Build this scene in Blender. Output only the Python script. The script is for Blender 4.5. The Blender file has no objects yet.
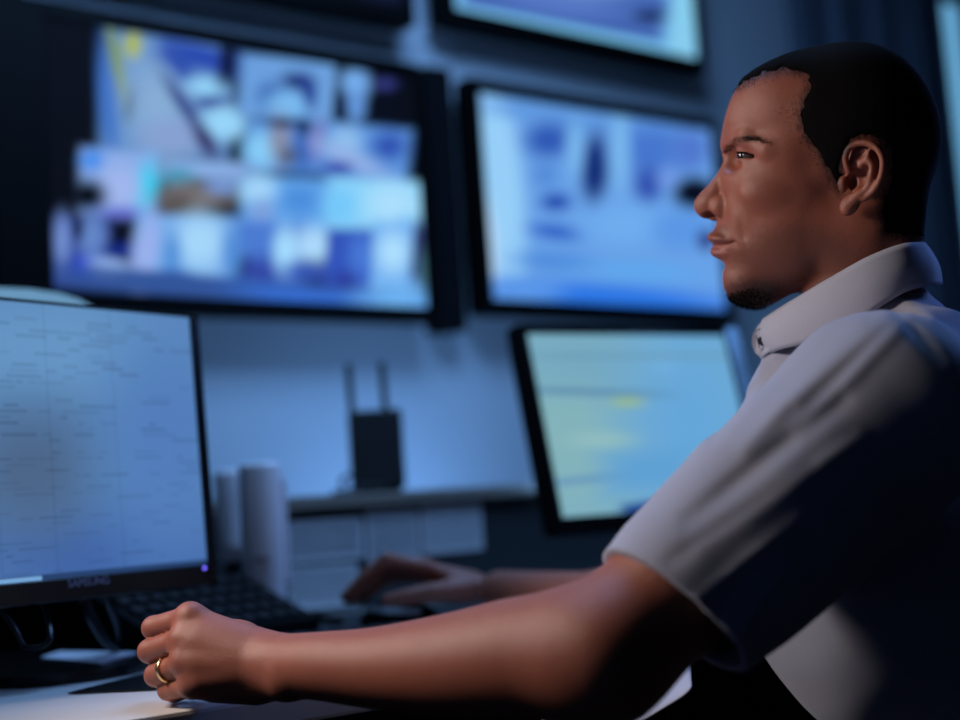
HQ = True
import bpy, bmesh, math, random
import numpy as np
from mathutils import Vector, Matrix
random.seed(7); RNG = np.random.RandomState(5)
SC = bpy.context.scene
COL = SC.collection
PI = math.pi
# ------------------------------------------------------------------ camera
F = 1333.0; PHI = math.radians(6.3); RHO = math.radians(3.9)
CAM = np.array([0, 0, .905])
fw = np.array([0, math.cos(PHI), math.sin(PHI)]); u0 = np.array([0, -math.sin(PHI), math.cos(PHI)]); r0 = np.array([1., 0, 0])
rt = math.cos(RHO)*r0 - math.sin(RHO)*u0; up = math.sin(RHO)*r0 + math.cos(RHO)*u0
def ray(px, py): return fw + (px-480)/F*rt - (py-360)/F*up
def at(px, py, z): return CAM + ray(px, py)*z
def on_plane(px, py, o, n):
    R = ray(px, py); return CAM + R*(((o-CAM)@n)/(R@n))
def on_z(px, py, z):
    R = ray(px, py); return CAM + R*((z-CAM[2])/R[2])
cd = bpy.data.cameras.new('camera'); cam = bpy.data.objects.new('camera', cd); COL.objects.link(cam)
M = Matrix(((rt[0], up[0], -fw[0]), (rt[1], up[1], -fw[1]), (rt[2], up[2], -fw[2])))
cam.matrix_world = Matrix.Translation(CAM) @ M.to_4x4()
cd.sensor_width = 36; cd.lens = F*36/960; cd.clip_start = .05
cd.dof.use_dof = True; cd.dof.focus_distance = 1.20; cd.dof.aperture_fstop = 1.9
SC.camera = cam
SC.view_settings.view_transform = 'Standard'; SC.view_settings.look = 'None'
SC.view_settings.exposure = 0; SC.view_settings.gamma = 1; SC.view_settings.use_curve_mapping = False

# ------------------------------------------------------------------ materials
def lin(c):
    return tuple(((x/255)/12.92 if x/255 <= .04045 else ((x/255+.055)/1.055)**2.4) for x in c)
def mat(name, col, rough=.5, metal=0, noise=0, nscale=40, bump=0, bscale=200, spec=.5, sss=0, emit=None, estr=0, coat=0, vcol=None, sheen=0):
    m = bpy.data.materials.new(name); m.use_nodes = True
    nt = m.node_tree; b = nt.nodes['Principled BSDF']
    b.inputs['Base Color'].default_value = (*col, 1); b.inputs['Roughness'].default_value = rough
    b.inputs['Metallic'].default_value = metal; b.inputs['Specular IOR Level'].default_value = spec
    b.inputs['Coat Weight'].default_value = coat; b.inputs['Sheen Weight'].default_value = sheen
    if sss:
        b.inputs['Subsurface Weight'].default_value = sss; b.inputs['Subsurface Radius'].default_value = (1, .35, .2); b.inputs['Subsurface Scale'].default_value = .004
    tc = nt.nodes.new('ShaderNodeTexCoord')
    src = None
    if vcol:
        a = nt.nodes.new('ShaderNodeVertexColor'); a.layer_name = vcol; src = a.outputs['Color']
    if noise:
        n = nt.nodes.new('ShaderNodeTexNoise'); n.inputs['Scale'].default_value = nscale; n.inputs['Detail'].default_value = 5
        nt.links.new(tc.outputs['Object'], n.inputs['Vector'])
        mp = nt.nodes.new('ShaderNodeMapRange'); mp.inputs[3].default_value = 1-noise; mp.inputs[4].default_value = 1+noise
        nt.links.new(n.outputs['Fac'], mp.inputs[0])
        mx = nt.nodes.new('ShaderNodeVectorMath'); mx.operation = 'SCALE'
        if src: nt.links.new(src, mx.inputs[0])
        else: mx.inputs[0].default_value = col
        nt.links.new(mp.outputs[0], mx.inputs['Scale']); src = mx.outputs[0]
    if src: nt.links.new(src, b.inputs['Base Color'])
    if bump:
        n = nt.nodes.new('ShaderNodeTexNoise'); n.inputs['Scale'].default_value = bscale; n.inputs['Detail'].default_value = 4
        nt.links.new(tc.outputs['Object'], n.inputs['Vector'])
        bp = nt.nodes.new('ShaderNodeBump'); bp.inputs['Strength'].default_value = bump; bp.inputs['Distance'].default_value = .001
        nt.links.new(n.outputs['Fac'], bp.inputs['Height']); nt.links.new(bp.outputs['Normal'], b.inputs['Normal'])
    if emit:
        b.inputs['Emission Color'].default_value = (*emit, 1); b.inputs['Emission Strength'].default_value = estr
    return m
def screen_mat(name, strength):
    m = bpy.data.materials.new(name); m.use_nodes = True; nt = m.node_tree; b = nt.nodes['Principled BSDF']
    b.inputs['Base Color'].default_value = (.002, .002, .0025, 1); b.inputs['Roughness'].default_value = .6; b.inputs['Specular IOR Level'].default_value = .03
    a = nt.nodes.new('ShaderNodeVertexColor'); a.layer_name = 'picture'
    nt.links.new(a.outputs['Color'], b.inputs['Emission Color']); b.inputs['Emission Strength'].default_value = strength
    return m

# ------------------------------------------------------------------ mesh helpers
def link(name, me, m=None, parent=None):
    o = bpy.data.objects.new(name, me); COL.objects.link(o)
    if m is not None and me is not None: me.materials.append(m)
    if parent is not None: o.parent = parent
    return o
def thing(name, label, cat, loc=(0, 0, 0), rz=0, group=None, R=None):
    o = bpy.data.objects.new(name, None); COL.objects.link(o); o.empty_display_size = .05
    if R is not None: o.matrix_world = Matrix.Translation(Vector(loc)) @ R.to_4x4()
    else: o.location = loc; o.rotation_euler = (0, 0, rz)
    o['label'] = label; o['category'] = cat
    if group: o['group'] = group
    return o
def tag(o, label, cat, group=None):
    o['label'] = label; o['category'] = cat
    if group: o['group'] = group
    return o
def struct(o): o['kind'] = 'structure'; return o
class MB:
    def __init__(s): s.bm = bmesh.new()
    def box(s, x0, x1, y0, y1, z0, z1, bev=0, seg=2):
        vs = [s.bm.verts.new((x, y, z)) for x in (x0, x1) for y in (y0, y1) for z in (z0, z1)]
        fs = [s.bm.faces.new([vs[i] for i in q]) for q in ((0, 1, 3, 2), (4, 6, 7, 5), (0, 4, 5, 1), (2, 3, 7, 6), (0, 2, 6, 4), (1, 5, 7, 3))]
        if bev:
            es = list({e for f in fs for e in f.edges})
            bmesh.ops.bevel(s.bm, geom=es, offset=bev, segments=seg, profile=.5, affect='EDGES')
        return s
    def tube(s, pts, r, n=12, caps=True, rads=None):
        pts = [Vector(p) for p in pts]; rings = []
        ref = None
        for i, p in enumerate(pts):
            t = (pts[min(i+1, len(pts)-1)] - pts[max(i-1, 0)]).normalized()
            if ref is None: ref = t.orthogonal().normalized()
            ref = (ref - t*ref.dot(t)).normalized(); b = t.cross(ref)
            rr = rads[i] if rads else r
            rings.append([s.bm.verts.new(p + (ref*math.cos(a) + b*math.sin(a))*rr) for a in [2*PI*k/n for k in range(n)]])
        for A, B in zip(rings, rings[1:]):
            for k in range(n): s.bm.faces.new((A[k], A[(k+1) % n], B[(k+1) % n], B[k]))
        if caps: s.bm.faces.new(rings[0][::-1]); s.bm.faces.new(rings[-1])
        return s
    def lathe(s, prof, n=32, c=(0, 0, 0), sx=1, sy=1):
        rings = [[s.bm.verts.new((c[0]+r*sx*math.cos(2*PI*k/n), c[1]+r*sy*math.sin(2*PI*k/n), c[2]+z)) for k in range(n)] for r, z in prof]
        for A, B in zip(rings, rings[1:]):
            for k in range(n): s.bm.faces.new((A[k], A[(k+1) % n], B[(k+1) % n], B[k]))
        s.bm.faces.new(rings[0][::-1]); s.bm.faces.new(rings[-1]); return s
    def prism(s, pts, h):                       # polygon (3D points, flat) extruded by vector h
        a = [s.bm.verts.new(p) for p in pts]; b = [s.bm.verts.new(Vector(p)+Vector(h)) for p in pts]; n = len(a)
        s.bm.faces.new(a[::-1]); s.bm.faces.new(b)
        for k in range(n): s.bm.faces.new((a[k], a[(k+1) % n], b[(k+1) % n], b[k]))
        return s
    def build(s, name, m, parent=None, smooth=False):
        bmesh.ops.recalc_face_normals(s.bm, faces=s.bm.faces)
        me = bpy.data.meshes.new(name); s.bm.to_mesh(me); s.bm.free()
        if smooth:
            for p in me.polygons: p.use_smooth = True
        return link(name, me, m, parent)
def text_obj(name, body, size, m, parent, loc, rot, extrude=.0004):
    c = bpy.data.curves.new(name, 'FONT'); c.body = body; c.size = size; c.extrude = extrude; c.align_x = 'CENTER'; c.align_y = 'CENTER'
    o = bpy.data.objects.new(name, c); COL.objects.link(o)
    bpy.context.view_layer.update()
    me = bpy.data.meshes.new_from_object(o.evaluated_get(bpy.context.evaluated_depsgraph_get()))
    bpy.data.objects.remove(o)
    o = link(name, me, m, parent); o.location = loc; o.rotation_euler = rot
    return o
# paint a screen picture: grid of faces with an emission colour each
def paint(P, base, items):
    """P: (N,2) positions; items: (kind,x,y,rx,ry,angle,colour,softness)"""
    out = np.tile(np.array(lin(base)), (len(P), 1))
    for k, x, y, rx, ry, an, c, so in items:
        a = math.radians(an); dx = P[:, 0]-x; dy = P[:, 1]-y
        u = (dx*math.cos(a)+dy*math.sin(a))/rx; v = (-dx*math.sin(a)+dy*math.cos(a))/ry
        d = np.sqrt(u*u+v*v) if k == 'e' else np.maximum(abs(u), abs(v))
        w = np.clip((1+so-d)/(2*so), 0, 1)[:, None]; w = w*w*(3-2*w)
        out = out*(1-w) + np.array(lin(c))*w
    return out
def screen_mesh(name, w, h, nx, ny, colour, m, parent, y=0.0):
    """flat panel in local xz, x 0..w, z 0..h, at local y; colour(world points)->rgb"""
    xs = np.linspace(0, w, nx+1); zs = np.linspace(0, h, ny+1)
    V = np.array([(x, y, z) for z in zs for x in xs])
    Fc = [(j*(nx+1)+i, j*(nx+1)+i+1, (j+1)*(nx+1)+i+1, (j+1)*(nx+1)+i) for j in range(ny) for i in range(nx)]
    me = bpy.data.meshes.new(name); me.from_pydata(V.tolist(), [], Fc)
    at_ = me.color_attributes.new('picture', 'FLOAT_COLOR', 'POINT')
    c = colour(V); buf = np.ones((len(V), 4), np.float32); buf[:, :3] = c
    at_.data.foreach_set('color', buf.ravel())
    return link(name, me, m, parent)

# ------------------------------------------------------------------ implicit surfaces
def smin(a, b, k):
    h = np.clip(.5+.5*(b-a)/k, 0, 1); return b*(1-h)+a*h-k*h*(1-h)
def smax(a, b, k): return -smin(-a, -b, k)
def sph(P, c, r): return np.linalg.norm(P-np.asarray(c, float), axis=1)-r
def ell(P, c, r, A=None):
    q = P-np.asarray(c, float)
    if A is not None: q = q@np.asarray(A).T
    r = np.asarray(r, float); k0 = np.linalg.norm(q/r, axis=1); k1 = np.linalg.norm(q/(r*r), axis=1)+1e-9
    return k0*(k0-1)/k1
def cap(P, a, b, ra, rb):
    a = np.asarray(a, float); b = np.asarray(b, float); d = b-a
    t = np.clip((P-a)@d/(d@d), 0, 1)
    return np.linalg.norm(P-a-t[:, None]*d, axis=1)-(ra+(rb-ra)*t)
def chain(P, pts, rs, k=0):
    f = None
    for i in range(len(pts)-1):
        g = cap(P, pts[i], pts[i+1], rs[i], rs[i+1]); f = g if f is None else (smin(f, g, k) if k else np.minimum(f, g))
    return f
def polysd(X, Y, poly):
    """signed distance to a closed polygon, negative inside"""
    d = np.full(X.shape, 1e18); ins = np.zeros(X.shape, bool); n = len(poly)
    for i in range(n):
        x1, y1 = poly[i]; x2, y2 = poly[(i+1) % n]; ex, ey = x2-x1, y2-y1
        t = np.clip(((X-x1)*ex+(Y-y1)*ey)/(ex*ex+ey*ey+1e-12), 0, 1)
        d = np.minimum(d, (X-x1-t*ex)**2+(Y-y1-t*ey)**2)
        if y1 != y2: ins ^= ((Y < y1) != (Y < y2)) & (X < x1+(Y-y1)*ex/(ey if ey else 1e-12))
    d = np.sqrt(d); return np.where(ins, -d, d)
def spline(pts, k=5, closed=False):
    """Catmull-Rom through the points"""
    pts = np.asarray(pts, float); n = len(pts); out = []
    for i in range(n if closed else n-1):
        g = (lambda j: pts[j % n]) if closed else (lambda j: pts[min(max(j, 0), n-1)])
        p0, p1, p2, p3 = g(i-1), g(i), g(i+1), g(i+2)
        for s in range(k):
            t = s/k; out.append(.5*((2*p1)+(-p0+p2)*t+(2*p0-5*p1+4*p2-p3)*t*t+(-p0+3*p1-3*p2+p3)*t**3))
    if not closed: out.append(pts[-1])
    return np.array(out)
def surf(f, lo, hi, h, B=8, pad=.004):
    lo = np.asarray(lo, float); hi = np.asarray(hi, float)
    nb = np.ceil((hi-lo)/(h*B)).astype(int); n = nb*B
    G = np.ones(n+1, np.float32)
    bi = np.stack(np.meshgrid(*[np.arange(k) for k in nb], indexing='ij'), -1).reshape(-1, 3)
    fc = f(lo+(bi+.5)*B*h)
    act = abs(fc) < B*h*.87*1.3+pad
    for b in bi[(~act) & (fc < 0)]:
        G[b[0]*B:b[0]*B+B+1, b[1]*B:b[1]*B+B+1, b[2]*B:b[2]*B+B+1] = -1
    loc = np.stack(np.meshgrid(*[np.arange(B+1)]*3, indexing='ij'), -1).reshape(-1, 3)
    ab = bi[act]
    for s in range(0, len(ab), 150):
        ch = ab[s:s+150]; idx = (ch[:, None, :]*B+loc[None]).reshape(-1, 3)
        G[idx[:, 0], idx[:, 1], idx[:, 2]] = f(lo+idx*h)
    I = G < 0
    c = [(i, j, k) for i in (0, 1) for j in (0, 1) for k in (0, 1)]
    s = tuple(n)
    cnt = sum(I[i:i+s[0], j:j+s[1], k:k+s[2]].astype(np.int8) for i, j, k in c)
    A = np.argwhere((cnt > 0) & (cnt < 8))
    cv = np.stack([G[A[:, 0]+i, A[:, 1]+j, A[:, 2]+k] for i, j, k in c], 1).astype(float)
    cc = np.array(c, float); acc = np.zeros((len(A), 3)); num = np.zeros(len(A))
    for p in range(8):
        for q in range(p+1, 8):
            if abs(cc[p]-cc[q]).sum() == 1:
                m = (cv[:, p] < 0) != (cv[:, q] < 0)
                t = np.where(m, cv[:, p]/(cv[:, p]-cv[:, q]+1e-20), 0)
                acc += np.where(m[:, None], cc[p]+(cc[q]-cc[p])*t[:, None], 0); num += m
    V = lo+(A+acc/num[:, None])*h
    ID = np.full(s, -1, np.int64); ID[A[:, 0], A[:, 1], A[:, 2]] = np.arange(len(A))
    Q = []
    for ax in range(3):
        u, v = [(1, 2), (2, 0), (0, 1)][ax]
        sl0 = [slice(None)]*3; sl1 = [slice(None)]*3; sl0[ax] = slice(0, -1); sl1[ax] = slice(1, None)
        D = I[tuple(sl0)] != I[tuple(sl1)]
        E = np.argwhere(D); ok = (E[:, u] > 0) & (E[:, v] > 0) & (E[:, u] < n[u]) & (E[:, v] < n[v]); E = E[ok]
        def cell(du, dv):
            e = E.copy(); e[:, u] -= du; e[:, v] -= dv; return ID[e[:, 0], e[:, 1], e[:, 2]]
        q = np.stack([cell(1, 1), cell(0, 1), cell(0, 0), cell(1, 0)], 1)
        fl = I[E[:, 0], E[:, 1], E[:, 2]]
        q[~fl] = q[~fl][:, ::-1]; Q.append(q)
    Q = np.concatenate(Q); Q = Q[(Q >= 0).all(1)]
    for _ in range(2):
        e = h*.3; f0 = f(V)
        g = np.stack([f(V+np.eye(3)[i]*e)-f(V-np.eye(3)[i]*e) for i in range(3)], 1)/(2*e)
        st = -g*(f0/((g*g).sum(1)+.05))[:, None]; l = np.linalg.norm(st, axis=1)+1e-12
        V = V+st*np.minimum(1, h*.6/l)[:, None]
    return V, Q
def np_mesh(name, V, Q, m=None, parent=None):
    me = bpy.data.meshes.new(name); me.vertices.add(len(V)); me.vertices.foreach_set('co', np.asarray(V, np.float32).ravel())
    me.loops.add(len(Q)*4); me.loops.foreach_set('vertex_index', Q.astype(np.int32).ravel())
    me.polygons.add(len(Q)); me.polygons.foreach_set('loop_start', np.arange(0, len(Q)*4, 4, dtype=np.int32))
    me.update(calc_edges=True); me.polygons.foreach_set('use_smooth', np.ones(len(Q), bool)); me.validate()
    return link(name, me, m, parent)
def merge(parts):
    V = []; Q = []; o = 0
    for v, q in parts: V.append(v); Q.append(q+o); o += len(v)
    return np.concatenate(V), np.concatenate(Q)
def vnoise(P, s, seed=0):
    """cheap smooth noise from summed sines"""
    r = np.random.RandomState(seed); o = 0
    for i in range(7):
        k = r.normal(size=3); k /= np.linalg.norm(k); o = o+np.sin(P@k*s*(1+.25*i)+r.rand()*6.28)
    return o/7
# ================================================================== the person
HD = at(820, 175, 1.27)                      # middle of the head, on its sagittal plane
D0 = ray(820, 175); D0 = D0/np.linalg.norm(D0); dist = np.linalg.norm(HD-CAM)
Rh = rt-D0*(rt@D0); Rh /= np.linalg.norm(Rh); Dn = np.cross(D0, Rh); Dn /= np.linalg.norm(Dn)
if Dn[2] > 0: Dn = -Dn
cth = D0@fw; SR = dist*cth**2/F; ST = dist*cth/F; SW = (SR+ST)/2
def HL(p, q, w): return on_plane(p, q, HD, D0)-D0*w*SW
def toH(P):
    w = -((P-HD)@D0); Q_ = P+w[:, None]*D0-CAM; k = Q_@fw
    return np.stack([480+F*(Q_@rt)/k, 360-F*(Q_@up)/k, w/SW], 1)
PROF = [(751.5,75.4),(741,85.6),(732.5,101.7),(726.7,119),(722.6,133),(720.6,143),(721,151),(724.3,159),(724,163),(719.5,172),(711.5,183),(701,193.5),(695,202),(696.2,211),(702.5,217),(710.5,219),(711.2,225),(708.6,233),(707.8,238.5),(710.5,244),(713.2,245.6),(711.6,249),(711.0,254),(713.5,259),(719.5,264),(723,271),(723.2,281),(724.5,291),(730.3,300),(741,306),(757,309.5),(769,313),(778,325),(790,350),(800,420),(800,470),
        (935,470),(932,300),(924,239),(924.7,211),(929,186),(935.8,169),(939.8,150),(940.3,138),(937.5,118),(930.5,98.8),(919,78.3),(901.7,59.6),(884,49.3),(866.7,44.2),(843.3,42.8),(820,45.5),(796.7,51),(773.3,61.5)]
def rotm(ax, deg):
    return np.array(Matrix.Rotation(math.radians(deg), 3, ax))
def headf(P):
    """distance in photo-size units; columns p (back), q (down), |w| (sideways)"""
    H = toH(P); s = H.copy(); s[:, 2] = abs(s[:, 2])
    p, q, w = s.T
    f = ell(s, (856, 125, 0), (90, 86, 74))
    f = smin(f, ell(s, (800, 116, 0), (78, 66, 62)), 14)
    f = smin(f, ell(s, (795, 180, 0), (76, 74, 60)), 14)           # face
    f = smin(f, ell(s, (800, 232, 0), (78, 60, 55)), 16)           # jaw
    f = smin(f, ell(s, (846, 228, 42), (30, 36, 14)), 16)          # jaw angle
    f = smin(f, ell(s, (756, 276, 0), (36, 32, 33)), 14)           # chin
    f = smin(f, ell(s, (874, 190, 0), (58, 90, 56)), 16)
    f = smin(f, cap(s, (862, 230, 0), (868, 420, 0), 56, 62), 12)  # neck
    f = smin(f, cap(s, (880, 215, 40), (800, 330, 16), 13, 13), 12)  # neck muscle
    f = smin(f, ell(s, (768, 192, 44), (24, 15, 13)), 12)          # cheek bone
    f = smin(f, ell(s, (762, 122, 0), (41, 36, 44)), 10)
    f = smin(f, cap(s, (731, 143, 6), (750, 140, 38), 11, 10), 8) # brow
    f = smin(f, cap(s, (752, 139, 38), (768, 150, 50), 10, 8), 8)
    f = smin(f, ell(s, (788, 150, 40), (24, 20, 19)), 16)          # temple
    f = smax(f, -ell(s, (731, 160, 30), (15, 11, 15)), 9)          # eye socket
    f = smin(f, ell(s, (743, 240, 0), (31, 28, 31)), 12)           # muzzle
    f = smin(f, ell(s, (752, 212, 24), (20, 20, 16)), 12)
    # nose
    n = cap(s, (735, 156, 0), (713, 199, 0), 12.5, 16)
    n = smin(n, ell(s, (709, 206, 0), (17.5, 15.5, 15)), 6)
    n = smin(n, ell(s, (722.5, 206.5, 15), (11.5, 11.5, 8.5)), 3)
    n = smax(n, -ell(s, (711.5, 215.5, 12), (9, 5, 6.5), rotm('Z', 6)), 1.5)
    f = smin(f, n, 4)
    f = smax(f, -chain(s, [(729, 196, 22), (735, 204, 24.5), (734, 213, 24)], [1.2, 2.2, 1.2]), 3.5)
    # nasolabial fold
    # lips
    l = ell(s, (728, 238.5, 0), (22, 8.0, 30), rotm('Z', -6))
    l = smin(l, ell(s, (729, 252.5, 0), (20.5, 8.2, 26), rotm('Z', -6)), 1.2)
    f = smin(f, l, 3)
    f = smax(f, -ell(s, (722, 265, 0), (7, 4, 14)), 6)             # under lip
    # profile outline
    f = smax(f, PD(p, q)-.8+2.2*(1-np.clip((q-110)/-30, 0, 1))*0+1.6*np.clip((np.maximum(p-800, (78-q)*2))/40, 0, 1)*(q < 245), 3.5)
    # eye lids over a ball
    E = (751.5, 156.5, 31.5)
    e = s-np.array(E); r = np.linalg.norm(e, axis=1)
    lid = r-14.0
    x = (e[:, 0]+15)/25.5
    hh = 2.7*np.sqrt(np.clip(1-np.clip(x, 0, 1)**2, 0, 1)); yc = -.8+1.4*np.clip(x, 0, 1)
    op = np.maximum(abs(e[:, 1]-yc)-hh, e[:, 0]-10.5)
    op = np.maximum(op, -(e[:, 2]+11))                                # inner corner
    f = smax(f, -np.maximum(np.maximum(op, r-18), 11.0-r), .9)
    lid = smax(lid, -np.maximum(op, 11.0-r), .7)
    f = smin(f, lid, 2.0)
    f = smax(f, -np.maximum(np.maximum(op, r-19), 11.0-r), .7)
    for pts_, am, wd in (([(709, 245, 0), (713, 245.6, 12), (720, 245.2, 21), (729, 243.2, 27), (737, 241, 32)], 2.6, 1.7), ([(736, 240, 31), (738, 243, 33)], .8, 4.5),
                        ([(732, 150.0, 28), (740, 147, 40), (750, 146.5, 46), (760, 149.5, 49)], 1.1, 1.8), ([(737, 205, 28), (743, 219, 36), (746, 234, 40)], 1.3, 5), ([(763, 157, 46), (770, 160, 50)], .6, 2), ([(740, 166, 36), (750, 169, 43), (760, 167, 47)], .7, 2.5)):
        dd = chain(s, pts_, [0]*len(pts_)); f = f+am*np.exp(-(dd/wd)**2)
    # ear
    f = smin(f, earf(s), 3)
    return f
PS = spline(PROF, 4, True)
# raster the outline distance once, then sample it
_gx = np.arange(640, 1000, 1.0); _gy = np.arange(0, 520, 1.0)
_X, _Y = np.meshgrid(_gx, _gy, indexing='ij'); _D = polysd(_X, _Y, PS)
def PD(p, q):
    x = np.clip(p-640, 0, len(_gx)-1.001); y = np.clip(q, 0, len(_gy)-1.001)
    i = x.astype(int); j = y.astype(int); a = x-i; b = y-j
    return (_D[i, j]*(1-a)+_D[i+1, j]*a)*(1-b)+(_D[i, j+1]*(1-a)+_D[i+1, j+1]*a)*b
HELIX = spline([(853,180,69),(847,170,73),(844,158,75),(848.5,148.5,76),(860,144.5,79),(871,148,83),(877.8,157,86),(879,168,86),(876,180,84),(870,190,80),(862,197,76)], 3)
ANTI = spline([(858,166,73),(864,161,78),(869,166,80),(868,176,80),(865,186,77),(858,193,75),(853,196,73)], 3)
def earf(s):
    near = (s[:, 0] > 825) & (s[:, 0] < 900) & (s[:, 1] > 130) & (s[:, 1] < 225) & (s[:, 2] > 45)
    out = np.full(len(s), 8.0)
    if not near.any():
        return np.maximum(out, ell(s, (860, 178, 72), (26, 38, 18)))
    t = s[near]
    A = rotm('Y', 22)
    f = ell(t, (861, 171, 70), (18, 26, 9), A)
    f = smin(f, cap(t, (862, 175, 60), (864, 178, 72), 14, 10), 6)
    f = smax(f, -ell(t, (858, 176, 80), (12, 15, 12), A), 3)
    f = smax(f, -ell(t, (860, 156, 81), (12, 7, 6.5), A), 3)
    f = smin(f, chain(t, HELIX, [3.3]*len(HELIX)), 2.2)
    f = smin(f, chain(t, ANTI, np.linspace(3.4, 3.6, len(ANTI))), 2.5)
    f = smin(f, cap(t, (864, 161, 77), (866, 153, 80), 3.2, 2.2), 3)
    f = smin(f, ell(t, (848, 203.5, 70), (8.5, 10.5, 5), rotm('Z', -35)), 4)
    f = smin(f, cap(t, (857, 195, 72), (846, 207, 70), 5.5, 5.5), 4)
    f = smin(f, ell(t, (841.5, 184, 68), (5, 8, 5)), 5)
    f = smax(f, -ell(t, (851, 181, 72), (5, 8, 9)), 3)
    out[near] = f
    return np.where(near, out, np.maximum(8.0, ell(s, (860, 178, 72), (26, 38, 18))))
# ---- skeleton
T = np.array([-.90, .436, 0]); T /= np.linalg.norm(T); LL = np.array([-T[1], T[0], 0])   # forward; his left (towards the camera)
if LL[1] > 0: LL = -LL
UP = np.array([0, 0, 1.])
N0 = at(872, 300, 1.27)
def B(f_, l, u): return N0+T*f_+LL*l+UP*u
SHL = at(886, 404, 1.085); ELL = at(602, 656, .985); WRL = at(285, 665, 1.135)
SHR = at(822, 420, 1.44); ELR = at(690, 615, 1.60); WRR = at(500, 590, 1.80)
HIP = B(-.20, 0, -.52)
def torsof(P):
    f = ell(P, B(.01, 0, -.235), (.11, .17, .175), np.array([T, LL, UP]))
    f = smin(f, ell(P, B(-.105, -.02, -.38), (.095, .115, .17), np.array([T, LL, UP])), .06)
    f = smin(f, ell(P, B(-.19, -.01, -.53), (.12, .14, .10), np.array([T, LL, UP])), .06)
    f = smin(f, cap(P, B(-.05, .03, -.075), SHL, .045, .05), .03)
    f = smin(f, cap(P, B(-.05, -.03, -.075), SHR, .045, .05), .03)
    return f
Lm = at(455, 667, 1.04); Lq = at(365, 671, 1.09); Lb = at(555, 657, 1.0)
def hand(P, mcp, pip, dip, tip, r, wr, wrr, k=.009):
    f = None
    for i in range(4):
        g = cap(P, wr+(mcp[i]-mcp[1])*.35, mcp[i], wrr, r[i]*1.08)
        f = g if f is None else smin(f, g, .012)
    fin = None
    for i in range(4):
        g = chain(P, [mcp[i], pip[i], dip[i], tip[i]], [r[i]*1.0, r[i]*.97, r[i]*.88, r[i]*.80], .003)
        fin = g if fin is None else smin(fin, g, .0012)
    f = smin(f, fin, .0045)
    for i in range(4): f = smin(f, sph(P, mcp[i]+(mcp[i]-pip[i])*.03, r[i]*1.05), .010)
    return f
# left fist, thumb side up, little finger on the desk
ZK = 1.155
mL = [at(190, 618, ZK+.012), at(184, 640, ZK+.001), at(185, 662, ZK-.008), at(192, 685, ZK-.013)]
pL = [at(154, 628, ZK+.034), at(150, 651, ZK+.024), at(156, 675, ZK+.016), at(168, 690, ZK+.012)]
dL = [at(160, 634, ZK+.060), at(157, 656, ZK+.050), at(163, 679, ZK+.041), at(174, 693, ZK+.033)]
tL = [at(182, 634, ZK+.064), at(180, 656, ZK+.057), at(186, 677, ZK+.048), at(194, 689, ZK+.038)]
rL = [.0108, .0108, .0102, .0090]
def lhand(P):
    f = hand(P, mL, pL, dL, tL, rL, at(262, 662, 1.15), .0185)
    f = smin(f, ell(P, at(232, 648, 1.185), (.030, .018, .024)), .012)                       # ball of the thumb
    f = smin(f, chain(P, [at(245, 640, 1.185), at(210, 628, 1.21), at(178, 630, 1.225), at(160, 634, 1.235)], [.014, .012, .0105, .009]), .008)
    f = smin(f, cap(P, at(215, 690, 1.15), at(255, 689, 1.145), .010, .012), .012)            # outer edge of the palm
    f = smin(f, cap(P, at(205, 644, 1.155), at(255, 655, 1.152), .017, .020), .012)
    f = smin(f, cap(P, at(205, 668, 1.146), at(255, 668, 1.144), .015, .017), .012)                # back of the hand
    for i in range(1, 4):                                                                    # tendons
        f = smin(f, cap(P, mL[i]+(at(280, 664, 1.118)-mL[i])*.12-fw*.002, at(262, 655+5*i, 1.132), .0062, .004), .010)
    return f
FA = spline([(*ELL, .044), (*at(566, 655, 1.0), .0475), (*at(520, 658, 1.018), .0460), (*at(455, 665, 1.045), .0405), (*at(380, 668, 1.08), .0330), (*at(320, 666, 1.11), .0280), (*WRL, .0262)], 14)
def larm(P):
    f = chain(P, [SHL, SHL*.45+ELL*.55, ELL], [.056, .052, .046], .02)
    f = smin(f, cap(P, SHL*.55+ELL*.45+UP*.006, SHL*.26+ELL*.74+UP*.008, .045, .040), .03)     # biceps
    g = np.full(len(P), 9.0)
    for i in range(0, len(FA)-1): g = np.minimum(g, cap(P, FA[i, :3], FA[i+1, :3], FA[i, 3], FA[i+1, 3]))
    f = smin(f, g, .03)
    f = smin(f, sph(P, at(284, 684, 1.120), .0120), .016)                                     # ulna head
    f = smin(f, lhand(P), .016)
    return f
# right hand over the mouse
zr = 1.82
mR = [at(424, 568, zr-.01), at(420, 567, zr+.016), at(420, 570, zr+.038), at(424, 575, zr+.058)]
pR = [at(388, 560, zr-.02), at(380, 565, zr+.010), at(382, 570, zr+.036), at(388, 577, zr+.058)]
dR = [at(366, 577, zr-.022), at(360, 583, zr+.010), at(362, 588, zr+.036), at(370, 592, zr+.058)]
tR = [at(350, 594, zr-.024), at(346, 597, zr+.010), at(350, 599, zr+.036), at(360, 600, zr+.058)]
rR = [.0105, .0105, .0102, .009]
def rarm(P):
    f = chain(P, [SHR, ELR, ELR*.6+WRR*.4, WRR], [.056, .046, .040, .026], .02)
    g = hand(P, mR, pR, dR, tR, rR, at(470, 585, zr-.0), .017)
    g = smin(g, chain(P, [at(466, 590, zr-.02), at(432, 592, zr-.045), at(405, 597, zr-.05), at(388, 601, zr-.05)], [.016, .0125, .0105, .009]), .01)
    return smin(f, g, .016)
def bodyf(P):
    f = headf(P)*SW
    f = smin(f, torsof(P), .03)
    return smin(smin(f, larm(P), .02), rarm(P), .02)
def box_of(pts, m): a = np.array(pts); return a.min(0)-m, a.max(0)+m
hb = (HD+np.array([-.16, -.15, -.175]), HD+np.array([.17, .16, .16]))
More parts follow.
